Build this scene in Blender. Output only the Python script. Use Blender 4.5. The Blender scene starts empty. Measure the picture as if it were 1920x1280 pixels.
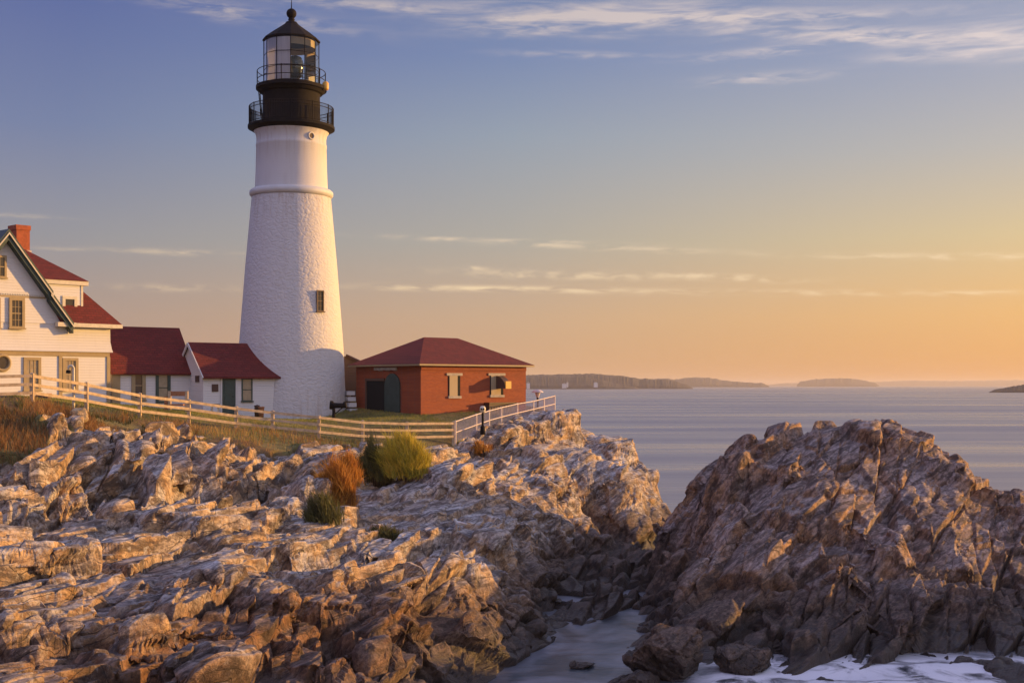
import bpy, bmesh, math, random
import numpy as np
from mathutils import Vector, Matrix
R = math.radians
rng = np.random.RandomState(7)
random.seed(7)
scene = bpy.context.scene
COL = scene.collection

# ---------------------------------------------------------------- camera, world, sun, exposure
FP, CX, HY, CH = 2400.0, 960.0, 722.0, 9.0      # focal length in px of the 1920 px wide photo, centre, horizon row, eye height
cam_d = bpy.data.cameras.new("camera")
cam = bpy.data.objects.new("camera", cam_d); COL.objects.link(cam)
cam.location = (0, 0, CH); cam.rotation_euler = (R(90), 0, 0)
cam_d.sensor_width = 36.0; cam_d.lens = 36.0 * FP / 1920.0
cam_d.shift_y = (HY - 640.0) / 1920.0
cam_d.clip_start = 0.5; cam_d.clip_end = 120000
scene.camera = cam

SUN_AZ, SUN_EL = 72.0, 6.5        # azimuth clockwise from +Y
sdir = Vector((math.sin(R(SUN_AZ)) * math.cos(R(SUN_EL)), math.cos(R(SUN_AZ)) * math.cos(R(SUN_EL)), math.sin(R(SUN_EL))))
sun_d = bpy.data.lights.new("sun", 'SUN'); sun_d.energy = 3.0; sun_d.angle = R(0.6); sun_d.color = (1.0, 0.54, 0.145)
sun = bpy.data.objects.new("sun", sun_d); COL.objects.link(sun)
sun.rotation_euler = sdir.to_track_quat('Z', 'Y').to_euler(); sun.location = (60, 30, 40)

scene.view_settings.view_transform = 'Standard'; scene.view_settings.look = 'None'
scene.view_settings.exposure = 1.2; scene.view_settings.gamma = 1.0
scene.render.engine = 'CYCLES'
scene.cycles.use_denoising = True
scene.cycles.max_bounces = 5; scene.cycles.transparent_max_bounces = 12
scene.cycles.volume_bounces = 0

world = bpy.data.worlds.new("World"); scene.world = world; world.use_nodes = True
WT = world.node_tree; WT.nodes.clear()

class NT:
    """tiny helper for wiring node trees"""
    def __init__(s, tree): s.t = tree
    def n(s, typ, **kw):
        nd = s.t.nodes.new(typ)
        for k, v in kw.items(): setattr(nd, k, v)
        return nd
    def put(s, sock, v):
        if hasattr(v, 'is_output'): s.t.links.new(v, sock)
        elif v is not None: sock.default_value = v
    def m(s, op, a, b=None, c=None, clamp=False):
        nd = s.n('ShaderNodeMath', operation=op, use_clamp=clamp)
        s.put(nd.inputs[0], a)
        if b is not None: s.put(nd.inputs[1], b)
        if c is not None: s.put(nd.inputs[2], c)
        return nd.outputs[0]
    def mix(s, f, a, b, blend='MIX'):
        nd = s.n('ShaderNodeMix', data_type='RGBA', blend_type=blend)
        s.put(nd.inputs[0], f)
        s.put(nd.inputs[6], a if hasattr(a, 'is_output') or len(a) == 4 else (*a, 1))
        s.put(nd.inputs[7], b if hasattr(b, 'is_output') or len(b) == 4 else (*b, 1))
        return nd.outputs[2]
    def ramp(s, v, stops, interp='LINEAR'):
        nd = s.n('ShaderNodeValToRGB'); nd.color_ramp.interpolation = interp
        el = nd.color_ramp.elements
        while len(el) < len(stops): el.new(0.5)
        for e, (p, c) in zip(el, stops):
            e.position = p
            e.color = (c, c, c, 1) if isinstance(c, (int, float)) else (*c[:3], 1)
        s.put(nd.inputs[0], v)
        return nd.outputs[0]
    def rng(s, v, a, b, c=0.0, d=1.0, smooth=False):
        nd = s.n('ShaderNodeMapRange', interpolation_type='SMOOTHSTEP' if smooth else 'LINEAR')
        s.put(nd.inputs[0], v)
        for i, q in enumerate((a, b, c, d)): s.put(nd.inputs[i + 1], q)
        return nd.outputs[0]
    def noise(s, vec, scale=1.0, detail=4.0, rough=0.55, dist=0.0, dim='3D'):
        nd = s.n('ShaderNodeTexNoise', noise_dimensions=dim)
        s.put(nd.inputs['Vector'], vec); s.put(nd.inputs['Scale'], scale)
        nd.inputs['Detail'].default_value = detail; nd.inputs['Roughness'].default_value = rough
        nd.inputs['Distortion'].default_value = dist
        return nd.outputs[0]
    def voro(s, vec, scale=1.0, feature='F1', out=0, rnd=1.0):
        nd = s.n('ShaderNodeTexVoronoi', feature=feature)
        s.put(nd.inputs['Vector'], vec); s.put(nd.inputs['Scale'], scale)
        nd.inputs['Randomness'].default_value = rnd
        return nd.outputs[out]
    def mapping(s, vec, scale=(1, 1, 1), rot=(0, 0, 0), loc=(0, 0, 0)):
        nd = s.n('ShaderNodeMapping')
        s.put(nd.inputs[0], vec); nd.inputs['Location'].default_value = loc
        nd.inputs['Rotation'].default_value = rot; nd.inputs['Scale'].default_value = scale
        return nd.outputs[0]

def build_world():
    w = NT(WT)
    sky = w.n('ShaderNodeTexSky', sky_type='NISHITA')
    sky.sun_disc = False; sky.sun_elevation = R(SUN_EL); sky.sun_rotation = R(SUN_AZ)
    sky.altitude = 0; sky.air_density = 1.0; sky.dust_density = 2.2; sky.ozone_density = 2.5
    d = w.n('ShaderNodeTexCoord').outputs['Generated']
    sx = w.n('ShaderNodeSeparateXYZ'); w.put(sx.inputs[0], d)
    x, y, z = sx.outputs
    az = w.m('ARCTAN2', x, y)
    hor = w.m('SQRT', w.m('ADD', w.m('MULTIPLY', x, x), w.m('MULTIPLY', y, y)))
    el = w.m('ARCTAN2', z, hor)
    # thin streaky clouds at given directions (azimuth, elevation, half widths, tilt, strength) in degrees
    cv = w.n('ShaderNodeCombineXYZ'); w.put(cv.inputs[0], az); w.put(cv.inputs[1], el)
    fib = w.noise(w.mapping(cv.outputs[0], scale=(9, 95, 1), rot=(0, 0, R(-4))), 1.0, 6, 0.62, 0.6)
    fib2 = w.noise(w.mapping(cv.outputs[0], scale=(28, 160, 1), rot=(0, 0, R(3))), 1.0, 5, 0.6, 0.4)
    puff = w.noise(w.mapping(cv.outputs[0], scale=(55, 150, 1)), 1.0, 4, 0.55, 0.3)
    total = None
    def deg(px, py):
        a = math.atan2(px - CX, FP); return a, math.atan2((HY - py) * math.cos(a), FP)
    for (px, py, hw, hh, tilt, st, kind) in CLOUDS:
        a0, e0 = deg(px, py)
        st = st * (.8 if py > 300 else 1.0); hh = hh * (.72 if py > 300 else 1.0)
        hw = hw / FP; hh = hh / FP
        dx = w.m('SUBTRACT', az, a0); dy = w.m('SUBTRACT', el, e0)
        dy = w.m('MULTIPLY_ADD', dx, tilt, dy)
        # wavy axis
        dy = w.m('MULTIPLY_ADD', w.m('SUBTRACT', fib2, 0.5), hh * 1.6, dy)
        qx = w.m('DIVIDE', dx, hw); qy = w.m('DIVIDE', dy, hh)
        r = w.m('ADD', w.m('MULTIPLY', qx, qx), w.m('MULTIPLY', qy, qy))
        g = w.m('EXPONENT', w.m('MULTIPLY', r, -1.0))
        tex = {'f': fib, 'g': fib2, 'p': puff}[kind]
        g = w.m('MULTIPLY', g, w.rng(tex, 0.36, 0.68, 0, 1, True))
        g = w.m('MULTIPLY', g, st)
        total = g if total is None else w.m('ADD', total, g)
    total = w.m('MINIMUM', total, 0.92)
    # the air near the horizon: blue to peach bands, warmer towards the sun
    def lin(c): return tuple(((q / 255 + .055) / 1.055) ** 2.4 if q > 10 else q / 255 / 12.92 for q in c)
    ecol = []
    for stops in SKY_BANDS:
        ecol.append(w.ramp(w.m('DIVIDE', el, R(40)), [(max(0.0, e / 40.0), tuple(k / SKY_STRENGTH * .1 for k in lin(c))) for e, c in stops]))
    f1 = w.rng(az, R(-19), R(0), 0, 1); f2 = w.rng(az, R(0), R(22), 0, 1)
    band = w.mix(f2, w.mix(f1, ecol[0], ecol[1]), ecol[2])
    away = w.m('DIVIDE', w.m('MULTIPLY_ADD', x, math.sin(R(SUN_AZ)), w.m('MULTIPLY', y, math.cos(R(SUN_AZ)))), hor)
    band = w.mix(w.rng(away, .0, -.8, 0, .85), band, tuple(k / SKY_STRENGTH * .1 for k in lin((128, 126, 164))))
    bs = w.n('ShaderNodeVectorMath', operation='SCALE'); w.put(bs.inputs[0], band)
    g_ = w.m('MULTIPLY', w.rng(az, R(22), R(68), 4.36, 6.5), w.rng(w.m('ABSOLUTE', az), R(90), R(180), 1.0, SKY_BACK))
    w.put(bs.inputs[3], w.m('MULTIPLY', g_, w.rng(el, R(17), R(40), 1.0, SKY_TOP)))
    skyc = w.mix(w.rng(el, R(20), R(55), .96, .88), sky.outputs[0], bs.outputs[0])
    # the brightest clouds catch the low sun: lifted and warmed copies of the sky behind them
    bw = w.n('ShaderNodeRGBToBW'); w.put(bw.inputs[0], skyc)
    lum = w.m('MULTIPLY_ADD', bw.outputs[0], 0.95, 1.2)
    cc = w.mix(w.rng(el, 0.08, 0.24, 0, 1), (1.25, 0.95, 0.60), (1.10, 0.95, 0.92))
    vm = w.n('ShaderNodeVectorMath', operation='SCALE'); w.put(vm.inputs[0], cc); w.put(vm.inputs[3], lum)
    colr = w.mix(total, skyc, vm.outputs[0])
    bg = w.n('ShaderNodeBackground'); w.put(bg.inputs[0], colr); bg.inputs[1].default_value = SKY_STRENGTH
    out = w.n('ShaderNodeOutputWorld'); WT.links.new(bg.outputs[0], out.inputs[0])
SKY_STRENGTH, SKY_BACK, SKY_TOP = 0.12, 1.5, 2.1
SKY_BANDS = [[(0, (192, 152, 128)), (3, (176, 152, 138)), (6.3, (152, 150, 154)), (11, (118, 130, 165)), (16, (94, 108, 160)), (24, (94, 104, 148)), (40, (100, 104, 132))],
             [(0, (212, 164, 122)), (3, (204, 170, 138)), (6.3, (178, 170, 158)), (11, (150, 160, 174)), (14.5, (122, 138, 176)), (24, (106, 116, 156)), (40, (104, 108, 134))],
             [(0, (238, 168, 100)), (3, (240, 186, 120)), (6.3, (222, 196, 150)), (10, (190, 184, 178)), (14, (160, 166, 188)), (24, (124, 130, 164)), (40, (110, 112, 136))]]
# px, py, half width, half height, tilt, strength, texture
CLOUDS = [(1150, 30, 330, 26, 0.03, 1.0, 'f'), (1000, 45, 150, 18, 0.0, .6, 'g'), (1400, 32, 330, 10, 0.03, .8, 'g'), (1680, 66, 260, 14, 0.10, 1.0, 'g'), (1860, 90, 140, 22, 0.08, .9, 'f'), (1880, 50, 120, 18, 0.0, .5, 'f'),
          (440, 22, 190, 14, 0.10, .8, 'g'), (700, 8, 170, 11, 0.03, .7, 'g'), (1430, 97, 120, 8, -0.05, .9, 'g'), (1440, 145, 110, 9, -0.02, .7, 'g'), (1080, 102, 130, 6, 0.03, .5, 'g'), (1700, 105, 90, 8, 0, .4, 'g'),
          (1100, 462, 260, 7, 0.05, .8, 'g'), (800, 446, 120, 5, 0.03, .5, 'g'), (1020, 452, 180, 4, 0.03, .5, 'g'), (340, 473, 110, 7, 0.02, .8, 'g'), (140, 468, 60, 4, 0.02, .5, 'g'), (40, 404, 70, 5, 0.03, .6, 'g'),
          (1000, 542, 260, 8, 0.02, .9, 'g'), (1040, 516, 170, 9, 0.03, .8, 'p'), (1360, 520, 150, 8, 0.05, .8, 'p'), (1520, 548, 230, 7, 0.02, .8, 'g'), (880, 540, 150, 6, 0, .6, 'g'), (1760, 480, 200, 8, 0.03, .7, 'g'),
          (330, 540, 110, 8, 0, .55, 'p'), (1850, 548, 120, 5, 0, .4, 'g'), (890, 503, 25, 6, 0, .7, 'p'), (760, 540, 90, 5, 0, .5, 'g')]
build_world()

# ---------------------------------------------------------------- shared helpers
def P(px, py, d): return np.array(((px - CX) / FP * d, d, CH - (py - HY) / FP * d))
def zpx(py, d): return CH - (py - HY) / FP * d
def tag(o, label=None, cat=None, group=None, kind=None):
    if label: o['label'] = label
    if cat: o['category'] = cat
    if group: o['group'] = group
    if kind: o['kind'] = kind
    return o
def thing(name, label, cat, loc, group=None):
    o = bpy.data.objects.new(name, None); COL.objects.link(o); o.location = loc; o.empty_display_size = 0.3
    return tag(o, label, cat, group)
def root_loc(p):
    while p.parent: p = p.parent
    return Vector(p.location)
def link(name, me, mat, parent=None):
    o = bpy.data.objects.new(name, me); COL.objects.link(o)
    if mat is not None: me.materials.append(mat)
    if parent is not None: o.parent = parent
    return o
class _MBdoc: pass
class MB:
    """collects world-space shapes; build() links them as one mesh object (vertices relative to the thing's base)"""
    def __init__(s): s.v = []; s.f = []; s.sm = []
    def add(s, vs, fs, smooth=False):
        b = len(s.v); s.v += [tuple(map(float, q)) for q in vs]
        s.f += [tuple(i + b for i in f) for f in fs]; s.sm += [smooth] * len(fs); return s
    def hexa(s, a): # 8 corners: bottom 4 ccw, top 4 ccw
        return s.add(a, [(3, 2, 1, 0), (4, 5, 6, 7), (0, 1, 5, 4), (1, 2, 6, 5), (2, 3, 7, 6), (3, 0, 4, 7)])
    def box(s, x0, x1, y0, y1, z0, z1):
        return s.hexa([(x0, y0, z0), (x1, y0, z0), (x1, y1, z0), (x0, y1, z0), (x0, y0, z1), (x1, y0, z1), (x1, y1, z1), (x0, y1, z1)])
    def bar(s, p, q, w, h=None, up=(0, 0, 1)):
        p, q = Vector(p), Vector(q); h = h or w
        d = (q - p).normalized(); up = Vector(up)
        if abs(d.dot(up)) > .98: up = Vector((0, 1, 0))
        a = d.cross(up).normalized() * w / 2; b = a.cross(d).normalized() * h / 2
        return s.hexa([p - a - b, p + a - b, q + a - b, q - a - b, p - a + b, p + a + b, q + a + b, q - a + b])
    def tube(s, pts, r, n=8, cap=True, smooth=True):
        pts = [Vector(p) for p in pts]; rs = r if isinstance(r, (list, tuple)) else [r] * len(pts)
        vs = []; fs = []
        ref = None
        for i, p in enumerate(pts):
            d = (pts[min(i + 1, len(pts) - 1)] - pts[max(i - 1, 0)]).normalized()
            if ref is None: ref = Vector((0, 0, 1)) if abs(d.z) < .9 else Vector((1, 0, 0))
            a = d.cross(ref).normalized(); b = a.cross(d).normalized()
            for k in range(n):
                t = 2 * math.pi * k / n; vs.append(p + (a * math.cos(t) + b * math.sin(t)) * rs[i])
        for i in range(len(pts) - 1):
            for k in range(n): fs.append((i * n + k, i * n + (k + 1) % n, (i + 1) * n + (k + 1) % n, (i + 1) * n + k))
        s.add(vs, fs, smooth)
        if cap: s.add(vs[:n], [tuple(range(n - 1, -1, -1))]).add(vs[-n:], [tuple(range(n))])
        return s
    def lathe(s, c, prof, n=32, smooth=True, a0=0.0, a1=2 * math.pi):
        full = abs(a1 - a0 - 2 * math.pi) < 1e-6; m = n if full else n + 1
        vs = []; fs = []
        for (r, z) in prof:
            for k in range(m):
                t = a0 + (a1 - a0) * k / n; vs.append((c[0] + r * math.cos(t), c[1] + r * math.sin(t), z))
        for i in range(len(prof) - 1):
            for k in range(n):
                k2 = (k + 1) % m if full else k + 1
                fs.append((i * m + k, i * m + k2, (i + 1) * m + k2, (i + 1) * m + k))
        return s.add(vs, fs, smooth)
    def lathe_sharp(s, c, prof, n=32):
        for i in range(len(prof) - 1): s.lathe(c, prof[i:i + 2], n)
        return s
    def prism(s, poly, off): # planar polygon pushed along an offset
        n = len(poly); off = Vector(off); poly = [Vector(p) for p in poly]
        return s.add(poly + [p + off for p in poly], [tuple(range(n - 1, -1, -1)), tuple(range(n, 2 * n))] + [(i, (i + 1) % n, n + (i + 1) % n, n + i) for i in range(n)])
    def build(s, name, mat, parent=None, label=None, bevel=0):
        base = root_loc(parent) if parent is not None else Vector((0, 0, 0))
        me = bpy.data.meshes.new(name)
        me.from_pydata([tuple(Vector(v) - base) for v in s.v], [], s.f)
        me.polygons.foreach_set('use_smooth', s.sm); me.update()
        bm = bmesh.new(); bm.from_mesh(me)
        bmesh.ops.recalc_face_normals(bm, faces=bm.faces); bm.to_mesh(me); bm.free()
        o = link(name, me, mat, parent)
        if label: o['label'] = label
        if bevel:
            md = o.modifiers.new('bevel', 'BEVEL'); md.width = bevel; md.segments = 2; md.limit_method = 'ANGLE'
        return o
def np_mesh(name, v, f, mat, parent=None, smooth=True, attrs=None):
    me = bpy.data.meshes.new(name)
    v = np.ascontiguousarray(v, dtype=np.float32); f = np.ascontiguousarray(f, dtype=np.int32)
    me.vertices.add(len(v)); me.vertices.foreach_set('co', v.ravel())
    k = f.shape[1]; me.loops.add(f.size); me.loops.foreach_set('vertex_index', f.ravel())
    me.polygons.add(len(f)); me.polygons.foreach_set('loop_start', np.arange(0, f.size, k, dtype=np.int32))
    me.polygons.foreach_set('loop_total', np.full(len(f), k, dtype=np.int32))
    me.polygons.foreach_set('use_smooth', np.full(len(f), smooth, dtype=bool))
    me.update(calc_edges=True)
    for nm, a in (attrs or {}).items():
        at = me.attributes.new(nm, 'FLOAT', 'POINT'); at.data.foreach_set('value', np.ascontiguousarray(a, dtype=np.float32))
    return link(name, me, mat, parent)

# ---------------------------------------------------------------- materials
def mat(name):
    m = bpy.data.materials.new(name); m.use_nodes = True
    t = NT(m.node_tree); b = m.node_tree.nodes['Principled BSDF']
    return m, t, b
def objco(t): return t.n('ShaderNodeNewGeometry').outputs['Position']
def bump(t, b, h, dist=0.02, strength=1.0):
    nd = t.n('ShaderNodeBump'); nd.inputs['Distance'].default_value = dist; nd.inputs['Strength'].default_value = strength
    t.put(nd.inputs['Height'], h); t.put(b.inputs['Normal'], nd.outputs[0])
def simple(name, col, rough=0.7, var=0.12, scale=3.0, metal=0.0, bmp=0.0, bscale=40.0):
    m, t, b = mat(name); p = objco(t)
    n = t.noise(p, scale, 5, 0.6)
    dark = tuple(c * (1 - var * 1.6) for c in col); lite = tuple(min(c * (1 + var), 1) for c in col)
    t.put(b.inputs['Base Color'], t.ramp(n, [(0.3, dark), (0.7, lite)]))
    b.inputs['Roughness'].default_value = rough; b.inputs['Metallic'].default_value = metal
    if bmp: bump(t, b, t.noise(p, bscale, 4, 0.6), bmp)
    return m
def clap(name, col, pitch=0.14, depth=0.02, var=0.06, rough=0.6, dirt=0.12):
    """painted boards or courses: saw-tooth relief by height"""
    m, t, b = mat(name); p = objco(t)
    sx = t.n('ShaderNodeSeparateXYZ'); t.put(sx.inputs[0], p)
    fr = t.m('FRACT', t.m('DIVIDE', sx.outputs[2], pitch))
    n = t.noise(p, 1.3, 5, 0.6); n2 = t.noise(t.mapping(p, scale=(6, 6, .6)), 1.0, 4, .6)
    c = t.mix(t.m('MULTIPLY', t.rng(n2, .5, .75), dirt), col, tuple(q * .55 for q in col))
    c = t.mix(t.m('MULTIPLY', t.rng(n, .35, .7), var * 3), c, tuple(min(1, q * 1.1) for q in col))
    t.put(b.inputs['Base Color'], c); b.inputs['Roughness'].default_value = rough
    bump(t, b, t.m('ADD', t.m('SUBTRACT', 1.0, fr), t.m('MULTIPLY', t.noise(p, 30, 3, .6), .15)), depth)
    return m
def shingle(name, col):
    m, t, b = mat(name); p = objco(t)
    br = t.n('ShaderNodeTexBrick'); br.offset = 0.5
    sx = t.n('ShaderNodeSeparateXYZ'); t.put(sx.inputs[0], p)
    u = t.m('ADD', t.m('MULTIPLY', sx.outputs[0], .8), t.m('MULTIPLY', sx.outputs[1], .6))
    cb = t.n('ShaderNodeCombineXYZ'); t.put(cb.inputs[0], u); t.put(cb.inputs[1], sx.outputs[2])
    t.put(br.inputs['Vector'], cb.outputs[0]); br.inputs['Scale'].default_value = 1.0
    br.inputs['Brick Width'].default_value = .32; br.inputs['Row Height'].default_value = .13; br.inputs['Mortar Size'].default_value = .008
    br.inputs['Color1'].default_value = (*[c * .8 for c in col], 1); br.inputs['Color2'].default_value = (*[min(1, c * 1.15) for c in col], 1)
    br.inputs['Mortar'].default_value = (*[c * .35 for c in col], 1)
    n = t.noise(p, .9, 5, .65)
    c = t.mix(t.rng(n, .4, .75, 0, .5), br.outputs[0], tuple(q * .6 for q in col))
    t.put(b.inputs['Base Color'], c); b.inputs['Roughness'].default_value = .85
    bump(t, b, br.outputs[1], -.012)
    return m

M = {}
M['white'] = clap('white_clapboard', (.64, .61, .57))
M['white_plain'] = simple('white_paint', (.60, .58, .55), .6, .05, 1.5, bmp=.004)
M['tan'] = simple('tan_trim_paint', (.34, .25, .13), .6, .08)
M['green'] = simple('dark_green_paint', (.035, .06, .05), .5, .15)
M['roof'] = shingle('red_shingles', (.145, .016, .010))
M['black'] = simple('black_iron', (.012, .0085, .008), .85, .25, 4, bmp=.004, bscale=15)
M['glassdark'] = simple('window_glass', (.05, .045, .045), .06, .2, 2)
M['glass_tan'] = simple('window_blind', (.33, .26, .17), .3, .15, 4)
M['brick_ch'] = simple('orange_chimney_brick', (.36, .085, .03), .8, .2, 6, bmp=.01, bscale=18)
M['lead'] = simple('pale_flashing', (.5, .42, .36), .6)
M['black'].node_tree.nodes['Principled BSDF'].inputs['Specular IOR Level'].default_value = .25
M['void'] = simple('dark_interior', (.006, .006, .006), .9)
M['stone'] = simple('pale_stone', (.42, .36, .29), .8, .15, 5)
M['louvre'] = clap('tan_louvre', (.42, .31, .17), .06, .02)
M['brown'] = clap('brown_boards', (.10, .055, .035), .16, .01)
M['wood'] = simple('weathered_fence_wood', (.50, .37, .23), .8, .22, 5, bmp=.006, bscale=25)
M['orangewood'] = simple('orange_stained_wood', (.36, .15, .06), .7, .2, 6)
M['plaque'] = simple('bronze_plaque', (.07, .028, .02), .5, .15, 8)
M['galv'] = simple('weathered_galvanised', (.66, .56, .52), .55, .15, 8)
M['cream'] = simple('cream_metal', (.62, .55, .42), .5, .1, 6)
def curtain_mat():
    m, t, b = mat('white_curtain'); p = objco(t)
    c = t.ramp(t.noise(t.mapping(p, scale=(6, 6, .4)), 1.0, 3, .5), [(.3, (.72, .69, .72)), (.7, (.86, .83, .86))])
    d = t.n('ShaderNodeBsdfDiffuse'); tr_ = t.n('ShaderNodeBsdfTranslucent'); t.put(d.inputs[0], c); t.put(tr_.inputs[0], c)
    mx = t.n('ShaderNodeMixShader'); mx.inputs[0].default_value = .12; t.t.links.new(d.outputs[0], mx.inputs[1]); t.t.links.new(tr_.outputs[0], mx.inputs[2]); t.t.links.new(mx.outputs[0], t.t.nodes['Material Output'].inputs[0])
    return m
M['curtain'] = curtain_mat()
M['lens'] = simple('lens_glass', (.045, .05, .04), .12, .3, 6)
M['yellow'] = simple('yellow_paint', (.72, .42, .08), .5, .1)
M['silver'] = simple('pale_house_paint', (.7, .66, .6), .7, .05)
# red brick with courses
def brick_mat():
    m, t, b = mat('red_brick'); p = objco(t)
    br = t.n('ShaderNodeTexBrick')
    sx = t.n('ShaderNodeSeparateXYZ'); t.put(sx.inputs[0], p)
    u = t.m('ADD', t.m('MULTIPLY', sx.outputs[0], 1.1), t.m('MULTIPLY', sx.outputs[1], .72))
    cb = t.n('ShaderNodeCombineXYZ'); t.put(cb.inputs[0], u); t.put(cb.inputs[1], sx.outputs[2]); t.put(br.inputs['Vector'], cb.outputs[0])
    br.inputs['Scale'].default_value = 1.0; br.inputs['Brick Width'].default_value = .23; br.inputs['Row Height'].default_value = .075; br.inputs['Mortar Size'].default_value = .008
    br.inputs['Color1'].default_value = (.35, .075, .019, 1); br.inputs['Color2'].default_value = (.28, .052, .015, 1); br.inputs['Mortar'].default_value = (.24, .085, .05, 1)
    n = t.noise(t.mapping(p, scale=(1, 1, 3.5)), 1.0, 5, .6); n2 = t.noise(p, 5, 4, .6)
    c = t.mix(t.rng(n, .45, .75, 0, .55), br.outputs[0], (.20, .045, .022))
    c = t.mix(t.rng(n2, .62, .75, 0, .5), c, (.10, .03, .02))
    t.put(b.inputs['Base Color'], c); b.inputs['Roughness'].default_value = .8
    bump(t, b, br.outputs[1], -.01)
    return m
M['brick'] = brick_mat()
def tower_mat():
    m, t, b = mat('whitewashed_rubble'); p = objco(t)
    sx = t.n('ShaderNodeSeparateXYZ'); t.put(sx.inputs[0], p)
    low = t.rng(sx.outputs[2], 20.3, 20.25, 0, 1)
    pw = t.n('ShaderNodeVectorMath', operation='ADD'); t.put(pw.inputs[0], p)
    nz = t.n('ShaderNodeTexNoise'); nz.inputs['Scale'].default_value = 1.7; nz.inputs['Detail'].default_value = 3
    t.put(nz.inputs['Vector'], p)
    sc = t.n('ShaderNodeVectorMath', operation='SCALE'); t.put(sc.inputs[0], nz.outputs[1]); sc.inputs[3].default_value = .5
    t.put(pw.inputs[1], sc.outputs[0])
    v = t.voro(t.mapping(pw.outputs[0], scale=(2.8, 2.8, 4.6)), 1.0, 'DISTANCE_TO_EDGE')
    n = t.noise(p, 3.2, 6, .65)
    h = t.m('ADD', t.m('MULTIPLY', t.m('MINIMUM', v, .25), 1.6), t.m('MULTIPLY', n, 1.2))
    fine = t.noise(p, 14, 4, .6)
    courses = t.m('FRACT', t.m('DIVIDE', sx.outputs[2], .09))
    hh = t.m('ADD', t.m('MULTIPLY', h, low), t.m('MULTIPLY', t.m('ADD', t.m('MULTIPLY', courses, .05), t.m('MULTIPLY', fine, .18)), t.m('SUBTRACT', 1.0, t.m('MULTIPLY', low, .5))))
    st = t.noise(t.mapping(p, scale=(2.2, 2.2, .35)), 1.0, 5, .6)
    c = t.mix(t.rng(st, .5, .78, 0, .22), (.60, .575, .55), (.42, .365, .33))
    chip = t.noise(t.mapping(p, scale=(2.0, 2.0, 9)), 1.3, 4, .7)
    c = t.mix(t.m('MULTIPLY', t.rng(chip, .66, .74, 0, .4), low), c, (.55, .48, .45))
    # rust and soot runs below the gallery and the string course
    run = t.noise(t.mapping(p, scale=(4.5, 4.5, .22)), 1.0, 5, .65)
    zone = t.m('MAXIMUM', t.m('MULTIPLY', t.rng(sx.outputs[2], 21.6, 24.0), .8), t.m('MULTIPLY', t.rng(sx.outputs[2], 17.2, 20.2), t.m('LESS_THAN', sx.outputs[2], 20.25)))
    zone = t.m('MAXIMUM', zone, t.m('MULTIPLY', t.rng(sx.outputs[2], 9.0, 7.2), .9))
    c = t.mix(t.m('MULTIPLY', t.rng(run, .50, .62), t.m('MULTIPLY', zone, .5)), c, (.40, .29, .21))
    t.put(b.inputs['Base Color'], c); b.inputs['Roughness'].default_value = .75
    bump(t, b, hh, .035)
    return m
M['tower'] = tower_mat()

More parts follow.
